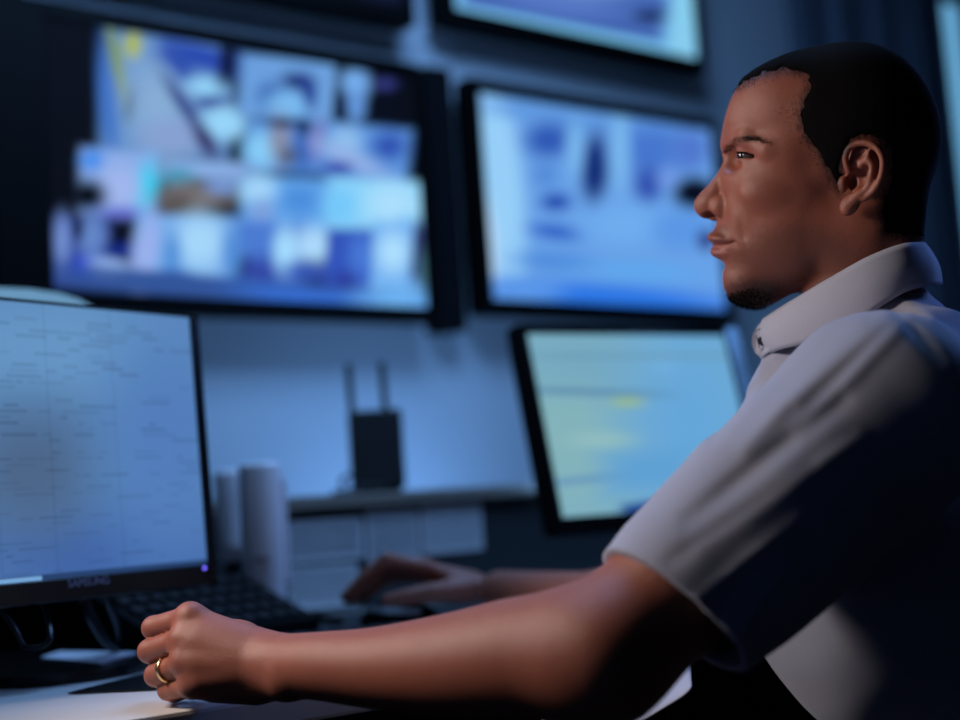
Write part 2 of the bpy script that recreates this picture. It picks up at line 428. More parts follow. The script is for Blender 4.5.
lb = box_of([ELL*.45+SHL*.55]+pL+tL+[ELL, WRL], .062)
rb = box_of([ELR]+tR+mR+[WRR], .052)
VH, QH = surf(lambda P: smin(headf(P)*SW, torsof(P), .03), hb[0], hb[1], .0016 if HQ else .0024)
VL, QL = surf(larm, lb[0], lb[1], .0018 if HQ else .0026)
VR, QR = surf(rarm, rb[0], rb[1], .0026)
tb = box_of([N0, SHL, SHR, HIP], .2)
VT, QT = surf(lambda P: smin(smin(smin(torsof(P), headf(P)*SW, .03), larm(P), .02), rarm(P), .02), tb[0], tb[1], .006)
c = VT[QT].mean(1)
def inb(c, b, m=.004): return ((c > b[0]+m) & (c < b[1]-m)).all(1)
QT = QT[~(inb(c, hb) | inb(c, lb) | inb(c, rb))]
VB, QB = merge([(VH, QH), (VL, QL), (VR, QR), (VT, QT)])
sk = mat('skin', lin((150, 98, 76)), .40, vcol='tone', bump=.5, bscale=1200, spec=.45, sss=.12, noise=.10, nscale=70)
man_root = thing('person', 'man in pale short sleeved shirt seated in profile, left fist on the desk', 'person', (float(HIP[0]), float(HIP[1]), 0))
def place(o):                                # keep world geometry under the person
    o.parent = man_root; o.matrix_parent_inverse = Matrix.Translation(-man_root.location); return o
body = np_mesh('body', VB, QB, sk); place(body)
# skin tone: lips, stubble shade, nails follow the thing itself
H = toH(VB); p, q, w = H[:, 0], H[:, 1], abs(H[:, 2])
inhead = (q < 330) & (p > 690) & (p < 950) & (w < 95)
def ss(x, a, b): t = np.clip((x-a)/(b-a), 0, 1); return t*t*(3-2*t)
HAIRP = [(738,91),(762,80),(786,74),(806,79),(809,89),(804,101),(800,112),(800,124),(804,137),(816,153),(827,172),(838,192),(846,165),(852,142),(868,138),(886,150),(886,180),(876,205),(880,232),(926,238),(960,200),(960,20),(730,20),(730,91)]
HP = spline(HAIRP, 1, True)
hd = polysd(p, q, HAIRP)
jit = vnoise(H, .9, 11)+vnoise(H, 2.3, 12)
base = np.array(lin((152, 88, 68))); tone = np.tile(base, (len(VB), 1))
def blend(wt, colr):
    global tone
    tone = tone*(1-wt[:, None])+np.array(lin(colr))*wt[:, None]
lipd = ((p-722)/20)**2+((q-240.5+.14*(p-715))/4.6)**2+(w/36)**2
blend(inhead*(1-ss(lipd, .75, 1.15))*.6, (120, 62, 62))
lipd = ((p-721)/17)**2+((q-251+.22*(p-715))/5.6)**2+(w/32)**2
blend(inhead*(1-ss(lipd, .75, 1.15))*.6, (158, 92, 90))
st = (1-ss(np.hypot((p-800)/75, (q-262)/44)+jit*.1, .6, 1.15))*.45
st2 = (1-ss(np.hypot((p-727)/14, (q-231)/7), .7, 1.2))*.35*(w < 30)
blend(inhead*np.maximum(st, st2), (70, 46, 38))
earmask = np.maximum(ss(np.hypot((p-861)/22, (q-176)/34), .95, 1.05), 1-ss(w, 66, 69))
blend(inhead*(1-ss(hd+jit*5, -9, 9))*earmask, (24, 18, 17))
bd = np.hypot((p-752)/40, (q-297)/24)
blend(inhead*(1-ss(bd+jit*.12, .55, 1.1))*.75, (34, 25, 22))
blend((1-ss(np.linalg.norm(VB-at(201, 620, 1.14), axis=1), .001, .0022))*.8, (70, 35, 30))
buf = np.ones((len(VB), 4), np.float32); buf[:, :3] = tone
ca = body.data.color_attributes.new('tone', 'FLOAT_COLOR', 'POINT'); ca.data.foreach_set('color', buf.ravel())

# hair, beard, brow: thin raised shells that fade into the skin at their edges
hair_m = mat('cropped_hair', (.006, .005, .005), .9, bump=1.0, bscale=1500, spec=.04)
def shell(name, field, thick, m, lo, hi, h):
    def g(P):
        s = toH(P); t = thick*field(s)
        f0 = headf(P)
        return np.where(t > .02, np.maximum(f0-t, -(f0+6.0)), np.maximum(f0-t, .4))*SW
    V, Q = surf(g, lo, hi, h)
    o = np_mesh(name, V, Q, m); return place(o)
def hair_field(s):
    d = polysd(s[:, 0], s[:, 1], HAIRP); w = abs(s[:, 2])
    d = np.where(w < 50, np.minimum(d, 1e3), d)
    d = d+3*vnoise(s, .35, 3)
    earz = np.hypot((s[:, 0]-861)/24, (s[:, 1]-176)/36)
    return (1-ss(d, -9, -1))*np.where((w > 60), ss(earz, .95, 1.15), 1)
shell('hair', hair_field, 1.1, hair_m, hb[0], HD+np.array([.17, .16, .16]), .002)
def beard_field(s):
    d = np.hypot((s[:, 0]-747)/29, (s[:, 1]-(302-.18*(s[:, 0]-735)))/15)+.10*vnoise(s, .6, 4)
    return (1-ss(d, .62, 1.05))
def strands(name, field, m, n, lo, hi, length, rad, lean):
    c0 = H; ok = (c0[:, 0] > lo[0]) & (c0[:, 0] < hi[0]) & (c0[:, 1] > lo[1]) & (c0[:, 1] < hi[1]) & (abs(c0[:, 2]) < hi[2]) & (np.arange(len(H)) < len(VH))
    idx = np.nonzero(ok)[0]; fv = field(H[idx]); rg = np.random.RandomState(3)
    e = .0006; bm = bmesh.new(); Pn = VB[idx]
    g = np.stack([headf(Pn+np.eye(3)[i]*e)-headf(Pn-np.eye(3)[i]*e) for i in range(3)], 1); g /= np.linalg.norm(g, axis=1)[:, None]+1e-9
    pick = rg.choice(len(idx), n, p=np.maximum(fv, 0)/np.maximum(fv, 0).sum())
    for j in pick:
        b0 = Pn[j]+rg.normal(size=3)*.0007; l = length*(.5+rg.rand()*.8)
        d = g[j]+lean(H[idx[j]])+rg.normal(size=3)*.30; d /= np.linalg.norm(d)
        o1 = np.cross(d, rg.normal(size=3)); o1 /= np.linalg.norm(o1); o2_ = np.cross(d, o1)
        b0 = b0-g[j]*.0006
        vs = [bm.verts.new(b0+rad*(o1*math.cos(a)+o2_*math.sin(a))) for a in (0, 2.09, 4.19)]; tip = bm.verts.new(b0+d*l)
        for k in range(3): bm.faces.new((vs[k], vs[(k+1) % 3], tip))
    me = bpy.data.meshes.new(name); bm.to_mesh(me); bm.free()
    return place(link(name, me, m))
strands('goatee', beard_field, hair_m, 5200, (700, 262), (800, 330, 60), .0034, .00022, lambda h: Dn*.9-Rh*.1)
def fringe(s):
    d = polysd(s[:, 0], s[:, 1], HAIRP)
    return (d > -14)*np.maximum(1-ss(d, -3, 9), .22*(1-ss(np.hypot((s[:, 0]-796)/22, (s[:, 1]-112)/22), .5, 1.1)))*np.where(s[:, 1] > 200, .4, 1)*np.maximum(ss(np.hypot((s[:, 0]-861)/24, (s[:, 1]-176)/36), 1, 1.1), 1-ss(abs(s[:, 2]), 60, 64))
strands('hairline_stubble', fringe, hair_m, 15000, (735, 20), (930, 250, 90), .0013, .00028, lambda h: Dn*.6)
def brow_field(s):
    x = s[:, 0]; yc = np.interp(x, [725, 730, 737, 748, 760, 772], [151, 147, 142.5, 139.5, 141, 146])
    hw = np.interp(x, [725, 732, 748, 760, 773], [3.2, 3.4, 3.0, 2.2, .8])
    d = abs(s[:, 1]-yc)/hw
    return (1-ss(d, .5, 1.2))*(abs(s[:, 2]) > 9)*(x > 724)*(x < 773)*np.interp(x, [725, 760, 773], [1, .8, .4])
brow_m = mat('eyebrow_hair', (.02, .013, .010), .8, bump=1, bscale=1500, spec=.2)
strands('eyebrows', brow_field, brow_m, 2600, (722, 130), (776, 158, 70), .0036, .00018, lambda h: Rh*1.3-Dn*.5)
# eyes
white = mat('eye_white', lin((80, 62, 58)), .15, spec=.7); iris_m = mat('dark_iris', (.012, .006, .004), .08, spec=.9)
for sgn in (1, -1):
    ce = HL(751.5, 156.5, 31.5*sgn)
    bm = bmesh.new(); bmesh.ops.create_uvsphere(bm, u_segments=32, v_segments=20, radius=12.9*SW)
    me = bpy.data.meshes.new('eyeball'); bm.to_mesh(me); bm.free()
    for pl in me.polygons: pl.use_smooth = True
    o = link('eyeball', me, white); o.location = Vector(ce); place(o)
    bm = bmesh.new(); bmesh.ops.create_uvsphere(bm, u_segments=32, v_segments=20, radius=7.6*SW)
    me = bpy.data.meshes.new('iris'); bm.to_mesh(me); bm.free()
    for pl in me.polygons: pl.use_smooth = True
    o2 = link('iris', me, iris_m, o); o2.location = Vector(-Rh*5.3*SW-D0*3.6*sgn*SW-Dn*.3*SW)
# upper lash line
for sgn in (1, -1):
    pts = []
    for e0 in np.linspace(-12.5, 10, 14):
        x_ = (e0+15)/25.5; e1 = -.8+1.4*x_-2.7*math.sqrt(max(0, 1-x_*x_))-.3; e2 = math.sqrt(max(0, 14.3**2-e0*e0-e1*e1))
        pts.append(HL(751.5+e0, 156.5+e1, (31.5+e2)*sgn))
    b_ = MB(); b_.tube(pts, .0008, 6); place(b_.build('eyelashes', hair_m))
# ring on the ring finger
gold = mat('gold', (.75, .5, .22), .25, 1)
rc = mL[2]*.42+pL[2]*.58; ax = Vector(pL[2]-mL[2]).normalized()
bm = MB(); e1 = ax.orthogonal().normalized(); e2 = ax.cross(e1)
pr = [(.0104, -.0026), (.0118, -.0022), (.0122, 0), (.0118, .0022), (.0104, .0026)]
rings = [[bm.bm.verts.new(Vector(rc)+(e1*math.cos(a)+e2*math.sin(a))*r_+ax*z_) for a in [2*PI*k/40 for k in range(40)]] for r_, z_ in pr]
for i in range(5):
    A_, B_ = rings[i], rings[(i+1) % 5]
    for k in range(40): bm.bm.faces.new((A_[k], A_[(k+1) % 40], B_[(k+1) % 40], B_[k]))
place(bm.build('ring', gold, smooth=True))

# ---- shirt
HEMC = at(672, 610, 1.0); HEMU = at(609, 556, 1.01); HEML = at(744, 672, .99)
AX = (ELL-SHL)/np.linalg.norm(ELL-SHL)
hv = HEML-HEMU; hv /= np.linalg.norm(hv)
hn = np.cross(hv, np.cross(AX, hv)); hn /= np.linalg.norm(hn)
if hn@AX < 0: hn = -hn
SLR = np.linalg.norm(HEML-HEMU)/2
HEMC = (HEMU+HEML)/2
sx = np.cross(hn, hv)
SLA = np.array([hv, sx, hn])
def sleeve_core(P, off=0):
    """tapering flattened sleeve from the shoulder to the hem"""
    d = HEMC-SHL; L = np.linalg.norm(d); t = np.clip((P-SHL)@d/(L*L), 0, 1.25)
    q = P-SHL-t[:, None]*d
    a = q@hv; b = q@sx; c = q@hn
    ra = .074+(SLR-.074)*np.minimum(t, 1.1)+.010*np.sin(np.clip(t, 0, 1)*PI); rb_ = ra*(1-.14*t)
    k = np.sqrt((a/ra)**2+(b/rb_)**2+(c/.055)**2)
    return (k-1)*.066-off
FOLDS = [((884,318),(800,400),9,.0035),((860,325),(745,445),10,.004),((905,320),(800,430),9,.003),((840,400),(690,520),11,-.0045),((860,440),(700,545),10,.0035),((812,470),(672,560),9,-.003),
         ((800,520),(700,600),9,.003),((765,560),(700,615),6,-.003),((790,570),(725,640),8,.003),((735,590),(712,632),5,-.003),((760,610),(728,655),5,.003),((905,300),(955,330),6,.004),((915,292),(958,300),6,-.004),((895,310),(940,360),7,-.003),((780,350),(725,415),6,.004),((770,365),(712,440),6,-.004)]
FP = [(at(a[0], a[1], 1.0), at(b[0], b[1], 1.0), w_, amp) for a, b, w_, amp in FOLDS]
# fold creases live on the near side of the shirt, as lines across it seen square on
def folds(P):
    X = P[:, 0]; Z = P[:, 2]; d = 0
    k = (P-CAM)@fw
    x = (P-CAM)@rt/k*F+480; y = 360-(P-CAM)@up/k*F
    for (a, b, w_, amp) in FOLDS:
        ex, ey = b[0]-a[0], b[1]-a[1]; l2 = ex*ex+ey*ey
        t = ((x-a[0])*ex+(y-a[1])*ey)/l2; tc = np.clip(t, 0, 1)
        ds = np.hypot(x-a[0]-tc*ex, y-a[1]-tc*ey)
        d = d+amp*np.exp(-(ds/w_)**2)*(.45+.55*np.sin(np.clip(t, 0, 1)*PI))
    return d*(P[:, 1] < 1.35)
def shirtf(P, fold=True):
    f = torsof(P)-.012
    f = smin(f, ell(P, B(.06, .0, -.21), (.085, .13, .14), np.array([T, LL, UP])), .05)
    f = smin(f, cap(P, HL(802, 366, 0), HL(778, 470, 0), .037, .062), .03)
    f = smin(f, sph(P, SHL-UP*.014, .066), .045)
    f = smin(f, cap(P, B(-.055, .05, -.078), SHL-T*.02-UP*.012, .044, .056), .03)
    s_ = toH(P); f = smin(f, np.minimum(cap(s_, (912, 313, 0), (892, 318, 58), 29, 28), cap(s_, (912, 313, 0), (892, 318, -58), 29, 28))*SW, .02)
    f = smin(f, sleeve_core(P), .035)
    f = smin(f, cap(P, SHR, SHR*.35+ELR*.65, .07, .062), .05)
    f = smin(f, chain(P, [SHL, SHL*.45+ELL*.55, ELL], [.061, .057, .052]), .015)
    f = smin(f, cap(P, SHL*.55+ELL*.45+UP*.006, SHL*.26+ELL*.74+UP*.008, .050, .046), .02)
    if fold: f = f-.75*folds(P)-.0012*vnoise(P, 55, 9)
    h_ = (P-HEMC)@hn
    arm_side = (P-SHL)@AX > .06
    hemcut = np.where(arm_side & (sleeve_core(P) < .03), h_, -1)
    fpre = f
    f = np.maximum(f, hemcut)
    inner = np.maximum(np.maximum(fpre+.009, -h_-.05), np.where(arm_side & (cap(P, SHL, ELL, .11, .11) < 0), -1, 1))
    f = np.maximum(f, -inner)
    hr = (P-(SHR*.38+ELR*.62))@((ELR-SHR)/np.linalg.norm(ELR-SHR))
    f = np.where(np.linalg.norm(P-(SHR*.38+ELR*.62), axis=1) < .12, np.maximum(f, hr), f)
    f = np.maximum(f, -(P[:, 2]-(HIP[2]-.02)))
    # neck opening
    s = toH(P); nk = np.maximum(cap(s, (860, 180, 0), (858, 320, 0), 57, 57)*SW, 0*f-1)
    return smax(f, -nk, .004)
sb = box_of([N0+UP*.03, SHL, SHR, HIP, HEMU, HEML, SHR*.35+ELR*.65], .15)
VS, QS = surf(shirtf, sb[0], sb[1], .0027 if HQ else .004)
shirt_m = mat('pale_grey_cotton', lin((158, 159, 174)), .85, noise=.05, nscale=300, bump=.3, bscale=1400, spec=.2, sheen=.15)
shirt = place(np_mesh('shirt', VS, QS, shirt_m))
# collar
def strip(name, up_, lo_, bulge, thick, m, k=8, nv=8):
    U = spline(up_, k); Lw = spline(lo_, k); n = len(U)
    bm = bmesh.new(); R_ = []
    for j in range(nv+1):
        t = j/nv; R_.append([bm.verts.new(HL(*(U[i]*(1-t)+Lw[i]*t+np.array([0, 0, 0])+np.array([(U[i][0]+Lw[i][0])/2-862, 0, (U[i][2]+Lw[i][2])/2])/80*bulge*math.sin(t*PI)))) for i in range(n)])
    for j in range(nv):
        for i in range(n-1): bm.faces.new((R_[j][i], R_[j][i+1], R_[j+1][i+1], R_[j+1][i]))
    bmesh.ops.recalc_face_normals(bm, faces=bm.faces)
    me = bpy.data.meshes.new(name); bm.to_mesh(me); bm.free()
    for pl in me.polygons: pl.use_smooth = True
    o = link(name, me, m); md = o.modifiers.new('t', 'SOLIDIFY'); md.thickness = thick; md.offset = 0
    return place(o)
cu = [(763,319,7),(778,307,32),(800,292,52),(832,272,65),(866,253,66),(897,242,55),(917,241,34),(924,243,12),(925,244,0)]
cl = [(772,351,20),(784,343,48),(812,334,70),(845,321,84),(875,300,86),(903,285,74),(928,282,48),(939,283,18),(941,284,0)]
mir = lambda L_: L_+[(a, b+max(0, min(1, (900-a)/60))*13, -c_) for a, b, c_ in L_[-2::-1]]
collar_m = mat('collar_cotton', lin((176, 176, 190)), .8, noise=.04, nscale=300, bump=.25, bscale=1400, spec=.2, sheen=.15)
strip('collar', mir(cu), mir(cl), 5, .0022, collar_m)
cs = [(a+.6, b+1.2, c_-1.5 if c_ > 1 else 0) for a, b, c_ in cu]; csl = [(a+(-2 if a < 800 else 3), b+38, c_*.98+1) for a, b, c_ in cu]
strip('collar_stand', mir(cs), mir(csl), 0, .0016, collar_m)
# button tab below the collar point
tb_ = MB()
tabp = spline([(762,322,4),(757,327,6),(753,334,7),(752.5,343,8),(756,352,9),(764,356,12),(774,352,17),(772,338,18),(766,326,12)], 3, True)
tb_.prism([Vector(HL(*t_)) for t_ in tabp], Vector(D0*.004))
place(tb_.build('collar_tab', collar_m))
bt = MB(); bt.tube([HL(763, 339, 17.5), HL(763, 339, 15.0)], .0046, 20)
place(bt.build('button', mat('button', (.03, .03, .04), .3), smooth=False))
bt = MB()
for (a, b) in (((756,330),(761,327)),((757,334),(760,346)),((761,348),(769,346)),((764,330),(768,336))):
    bt.tube([HL(a[0], a[1], 13), HL(b[0], b[1], 15)], .0005, 6)
place(bt.build('stitching', mat('stitching', (.12, .12, .15), .8)))
# trousers
TRm = mat('dark_trousers', (.012, .012, .016), .9, bump=.3, bscale=600)
def trf(P):
    f = ell(P, HIP, (.14, .18, .12), np.array([T, LL, UP]))
    f = smin(f, np.maximum(ell(P, B(-.15, -.01, -.42), (.122, .150, .22), np.array([T, LL, UP])), P[:, 2]-(HIP[2]+.185)), .02)
    for s_ in (1, -1):
        h1 = HIP+LL*.09*s_; kn = h1+T*.44+UP*.0+LL*.03*s_; an = kn-UP*(kn[2]-.09)+T*.02
        f = smin(f, chain(P, [h1, kn, an], [.085, .062, .045], .02), .03)
    return f
hk = HIP+T*.46
tb2 = box_of([HIP, hk, hk*np.array([1, 1, 0])+np.array([0, 0, .12])], .24)
VTr, QTr = surf(trf, tb2[0], tb2[1], .009)
place(np_mesh('trousers', VTr, QTr, TRm))
for s_ in (1, -1):
    an = HIP+LL*.12*s_+T*.46; an[2] = 0
    def shf(P): return np.maximum(smin(ell(P, an+UP*.04+T*.06, (.14, .048, .045), np.array([T, LL, UP])), cap(P, an+UP*.05, an+UP*.10, .045, .047), .03), .004-P[:, 2])
    V_, Q_ = surf(shf, an-.22+UP*.2, an+.22, .008)
    place(np_mesh('shoe', V_, Q_, TRm))
# ================================================================== the room
A_W = math.radians(37); dW = np.array([math.cos(A_W), math.sin(A_W), 0]); nW = np.array([-math.sin(A_W), math.cos(A_W), 0])
ZV = np.array([0, 0, 1.])
DESK = .750
black = mat('black_plastic', (.002, .002, .0025), .55, spec=.06, bump=.1, bscale=500)
gloss = mat('glossy_black_plastic', (.004, .004, .005), .22, spec=.3)
matte = mat('matte_black', (.010, .010, .012), .7, bump=.3, bscale=400)
white_p = mat('white_plastic', (.90, .88, .92), .35)
steel = mat('brushed_metal', (.45, .45, .48), .3, 1)
# screens on the wall
TO = at(470, 195, 3.1)                       # a point of the plane of the wall screens' fronts
def WP(px, py, off=0.0):
    P_ = on_plane(px, py, TO+nW*off, nW); return P_
def uz(px, py, off=0.0):
    P_ = WP(px, py, off); return P_@dW, P_[2]
RZ = math.degrees(A_W)
def project(P_):
    k = (P_-CAM)@fw; return np.stack([480+F*((P_-CAM)@rt)/k, 360-F*((P_-CAM)@up)/k], 1)
def picture(origin, ax, az, base, items):
    """colour of each point of a panel; the items' places are given as seen in the photograph, flat on the panel"""
    return lambda V: paint(project(origin+V[:, :1]*ax+V[:, 2:3]*az), base, items)
def frame_bm(W, H, bl, br, bb, bt, d, lip=.006):
    b = MB()
    b.box(-bl, 0, -lip, d, -bb, H+bt, .003); b.box(W, W+br, -lip, d, -bb, H+bt, .003)
    b.box(0, W, -lip, d, -bb, 0, .0015, 1); b.box(0, W, -lip, d, H, H+bt, .0015, 1)
    return b
def wall_tv(label, u0_, u1_, z0_, z1_, bez, smat, items, base, back=.055, nx=150, ny=100, grp=None):
    o3 = nW*(TO@nW)+dW*u0_; org = np.array([o3[0], o3[1], z0_])
    t = thing('wall_television', label, 'television', org, A_W)
    if grp: t['group'] = grp
    W_, H_ = u1_-u0_, z1_-z0_
    frame_bm(W_, H_, *bez, back).build('bezel', black, t)
    MB().box(-bez[0]+.01, W_+bez[1]-.01, .012, back+.004, -bez[2]+.01, H_+bez[3]-.01, .01).build('back_cover', matte, t)
    MB().box(W_*.3, W_*.7, back+.004, .0995, H_*.3, H_*.7, .005).build('wall_bracket', steel, t)
    screen_mesh('screen', W_, H_, nx, ny, picture(org, dW, ZV, base, items), smat, t)
    return t
e, bx = 'e', 'b'
L1 = [ (bx,168,96,64,62,4,(112,145,198),.10),(e,108,100,9,55,-4,(70,112,192),.5),(e,118,66,5,42,-12,(140,150,50),.5),(e,133,46,9,13,0,(190,182,50),.4),(e,131,103,4.5,16,14,(18,26,60),.5),
 (e,158,105,28,45,-15,(150,172,208),.6),(e,176,136,34,16,0,(150,160,205),.5),(bx,205,58,42,12,14,(46,72,170),.4),(e,178,62,10,24,-35,(52,78,168),.5),(e,186,108,6,38,-35,(58,66,130),.5),(e,206,87,19,9,8,(160,205,240),.4),(e,213,103,15,6,0,(50,60,140),.5),
 (e,225,123,23,16,0,(168,212,245),.4),(e,205,140,8,20,-30,(60,50,100),.5),(e,238,154,6,11,0,(8,10,26),.4),(bx,228,62,9,22,4,(16,22,60),.4),
 (bx,287,89,47,31,5,(118,158,216),.10),(e,298,82,16,9,10,(28,44,110),.5),(e,270,98,12,14,0,(60,96,170),.6),(e,288,104,22,11,0,(135,185,235),.5),(e,309,92,7,16,-10,(40,60,140),.5),(e,330,92,6,28,0,(120,160,215),.5),
 (bx,369,95,34,30,5,(8,10,24),.10),(e,355,84,14,15,0,(130,172,232),.4),(e,356,106,9,16,0,(110,150,215),.4),(e,385,84,10,5,0,(60,60,130),.5),(e,340,105,6,16,0,(10,16,50),.5),
 (bx,290,147,44,25,4,(96,140,210),.12),(e,262,150,17,18,0,(150,205,245),.5),(e,280,140,10,22,0,(150,140,160),.7),(e,303,148,9,22,0,(60,96,176),.6),(e,318,140,7,17,10,(140,130,190),.6),(e,283,123,16,4,0,(10,16,50),.5),(e,304,127,6,8,0,(16,20,60),.5),(e,288,156,8,8,0,(90,90,110),.6),
 (bx,368,154,41,28,6,(104,148,216),.10),(e,345,142,16,14,0,(158,190,232),.5),(e,389,146,16,13,0,(48,76,170),.6),(e,352,160,34,9,25,(165,178,226),.6),(e,338,168,14,6,0,(56,60,160),.6),
 (bx,118,183,38,33,3,(150,170,226),.12),(e,92,160,11,10,0,(80,140,230),.5),(e,147,185,12,22,12,(40,205,238),.5),(e,120,188,20,22,0,(178,182,232),.5),(e,88,196,18,16,0,(6,8,18),.4),(e,120,214,24,7,0,(110,110,200),.5),
 (bx,205,170,46,9,3,(150,172,222),.3),(e,178,178,16,10,0,(70,150,180),.5),(e,195,200,36,18,6,(130,112,112),.4),(e,222,186,16,8,0,(130,150,205),.5),(e,224,212,22,7,6,(46,34,38),.4),(e,180,207,14,12,0,(96,80,76),.5),
 (bx,288,206,46,28,3,(110,165,230),.12),(e,258,190,18,14,0,(180,212,245),.5),(e,262,212,12,12,0,(140,160,215),.6),(e,300,200,18,14,0,(84,140,215),.6),(bx,380,206,50,26,3,(158,212,246),.12),(e,392,205,24,20,0,(190,222,248),.5),(e,340,206,16,20,0,(130,200,246),.5),(e,403,224,7,8,0,(140,190,240),.5),
 (bx,85,252,30,33,3,(60,74,150),.15),(e,62,240,8,24,0,(124,140,200),.5),(e,92,236,13,22,0,(110,134,196),.5),(e,78,228,5,12,0,(12,16,50),.5),(e,84,266,11,9,0,(32,54,205),.5),(e,112,268,22,9,10,(168,186,238),.5),(bx,122,236,12,16,0,(10,13,30),.3),(e,125,250,18,7,0,(24,40,130),.5),
 (bx,188,250,52,34,3,(130,170,228),.10),(e,146,250,12,34,10,(170,176,232),.5),(e,200,242,24,26,0,(184,214,246),.5),(e,172,256,9,22,0,(96,146,212),.5),(e,174,276,16,7,0,(70,110,190),.6),
 (bx,270,258,34,36,3,(84,122,205),.15),(e,242,268,10,12,0,(14,20,70),.5),(e,262,272,18,14,0,(56,68,160),.6),(e,285,250,11,22,0,(182,220,250),.5),(e,314,246,20,18,0,(192,218,248),.5),(e,308,272,22,10,0,(60,84,176),.6),(e,232,252,9,26,0,(90,140,210),.6),
 (bx,352,262,26,32,3,(56,84,184),.12),(e,362,256,12,22,0,(80,120,210),.6),(e,345,282,12,10,0,(50,60,150),.6),(bx,396,258,24,36,3,(130,178,236),.12),(e,393,252,14,18,0,(196,224,250),.6),(bx,418,252,6,30,4,(56,58,110),.3),(e,424,268,5,22,0,(80,120,130),.5),
 (bx,260,292,200,12,5,(56,84,150),.3),(bx,340,306,92,14,5,(60,108,204),.35),(e,398,302,36,15,0,(124,180,240),.6),(e,300,322,70,6,6,(30,40,80),.6)]
L1 = [(k_, x_, y_, a_, b_, c_, (int(col_[0]*.90), col_[1], min(255, int(col_[2]*1.02))), min(.95, s_*1.5)) for k_, x_, y_, a_, b_, c_, col_, s_ in L1]
L2 = [(e,500,180,22,110,-6,(150,206,248),.5),(e,486,240,12,50,-6,(180,214,246),.5),(bx,600,118,105,16,11,(96,152,222),.4),(e,548,140,22,17,0,(46,88,180),.7),(e,595,168,14,34,3,(22,48,120),.5),(e,575,150,8,26,0,(120,180,235),.6),(e,556,202,15,9,0,(40,80,176),.6),(e,556,232,26,8,8,(54,104,200),.6),(e,545,175,12,12,0,(86,140,216),.7),
 (e,650,150,34,24,0,(70,118,206),.7),(e,690,150,18,20,0,(80,120,205),.7),(e,648,185,14,18,0,(52,84,176),.6),(e,695,193,22,16,0,(8,12,30),.4),(e,668,178,10,10,0,(110,150,225),.6),(e,620,150,10,40,0,(120,180,236),.6),(e,625,225,40,20,0,(110,172,238),.7),(e,680,230,26,18,0,(90,150,228),.7),(e,706,240,8,10,0,(40,50,120),.6),
 (e,560,262,40,9,5,(80,140,220),.7),(e,610,300,130,16,4,(44,118,228),.6),(e,640,272,60,10,3,(96,166,236),.7),(e,520,290,40,12,0,(90,150,232),.6)]
L3 = [(bx,566,0,102,24,11,(66,100,176),.10),(e,560,2,60,12,8,(86,120,196),.7),(bx,570,36,110,8,11,(120,196,236),.4),(bx,684,30,12,50,4,(134,204,238),.3),(e,650,16,16,5,0,(16,24,60),.6),(e,600,-20,50,14,0,(130,170,220),.6)]
# places taken on the plane of the screens
def rect(tl, tr, br_, bl_):
    q_ = [uz(*c_) for c_ in (tl, tr, br_, bl_)]
    return (q_[0][0]+q_[3][0])/2, (q_[1][0]+q_[2][0])/2, (q_[2][1]+q_[3][1])/2, (q_[0][1]+q_[1][1])/2
r1 = rect((44, 16), (410, 79), (430, 316), (54, 282)); r2 = rect((478, 89), (713, 134), (722, 307), (494, 303))
tvm = screen_mat('lit_display', 1.0)
wall_tv('large wall television showing a mosaic of nine camera pictures', *r1, (.105, .022, .032, .034), tvm, L1, (8, 10, 20), nx=170, ny=110)
wall_tv('wall television with one bright blue site picture, directly behind the face', *r2, (.034, .026, .034, .034), tvm, L2, (104, 160, 230))
u_, z_ = uz(697, 57); u2_, z2_ = uz(462, 13)
wall_tv('topmost wall television, only its lower part in view, above the single-picture one', u2_-.02, u_, (z_+z2_)/2, (z_+z2_)/2+.50, (.04, .026, .036, .03), tvm, L3, (120, 190, 236))
ua, za = uz(250, 0); ub, zb = uz(415, 20)
wall_tv('unlit wall television at the top edge, above the mosaic one', ub-.84, ub-.03, (za+zb)/2+.03, (za+zb)/2+.52, (.03, .03, .03, .03), tvm, [(e,380,-4,30,6,10,(24,34,70),.7)], (6, 7, 12), nx=20, ny=14)
# wall, floor, ceiling
WALLO = TO+nW*.10
wall_m = mat('painted_wall', (.50, .56, .62), .8, noise=.04, nscale=3, bump=.15, bscale=60)
def slab(name, o3, d_, w_, h_, th, m, z0=0):
    """a wall panel whose room face passes through o3, running w_ along d_"""
    b_ = MB(); b_.box(0, w_, 0, th, 0, h_); o_ = b_.build(name, m); o_.location = (o3[0], o3[1], z0); o_.rotation_euler = (0, 0, math.atan2(d_[1], d_[0])); return o_
def uw(u, off=0): return nW*(WALLO@nW+off)+dW*u
uc = uz(792, 100, .1)[0]; wl_ = uz(-30, 100, .1)[0]
struct(slab('wall_back', uw(-1.6), dW, uc+1.6+2.6, 2.7, .1, wall_m))
b_ = MB(); b_.box(-3.5, 5, -3, 6.5, -.1, 0); struct(b_.build('floor', mat('dark_carpet', (.02, .022, .03), .95, noise=.2, nscale=300)))
b_ = MB(); b_.box(-3.5, 5, -3, 6.5, 2.7, 2.8); struct(b_.build('ceiling', mat('ceiling_paint', (.3, .3, .33), .9)))
pn = MB(); pl0 = uz(-150, 100, .08)[0]; pl1 = uz(22, 100, .08)[0]; pn.box(0, pl1-pl0, -.03, 0, .95, 2.69, .002); pn = pn.build('wall_panel', mat('black_felt', (.002, .002, .003), .9, spec=.05)); P_ = uw(pl0); pn.location = (P_[0], P_[1], 0); pn.rotation_euler = (0, 0, A_W); tag(pn, 'tall black panel fixed on the wall beside the mosaic television', 'wall panel')
wl0 = slab('wall_left', uw(-1.6), -nW, 6.0, 2.7, .1, wall_m); wl0.location = tuple(uw(-1.6, -6.0)[:2])+(0,); wl0.rotation_euler[2] = A_W+PI/2; struct(wl0)
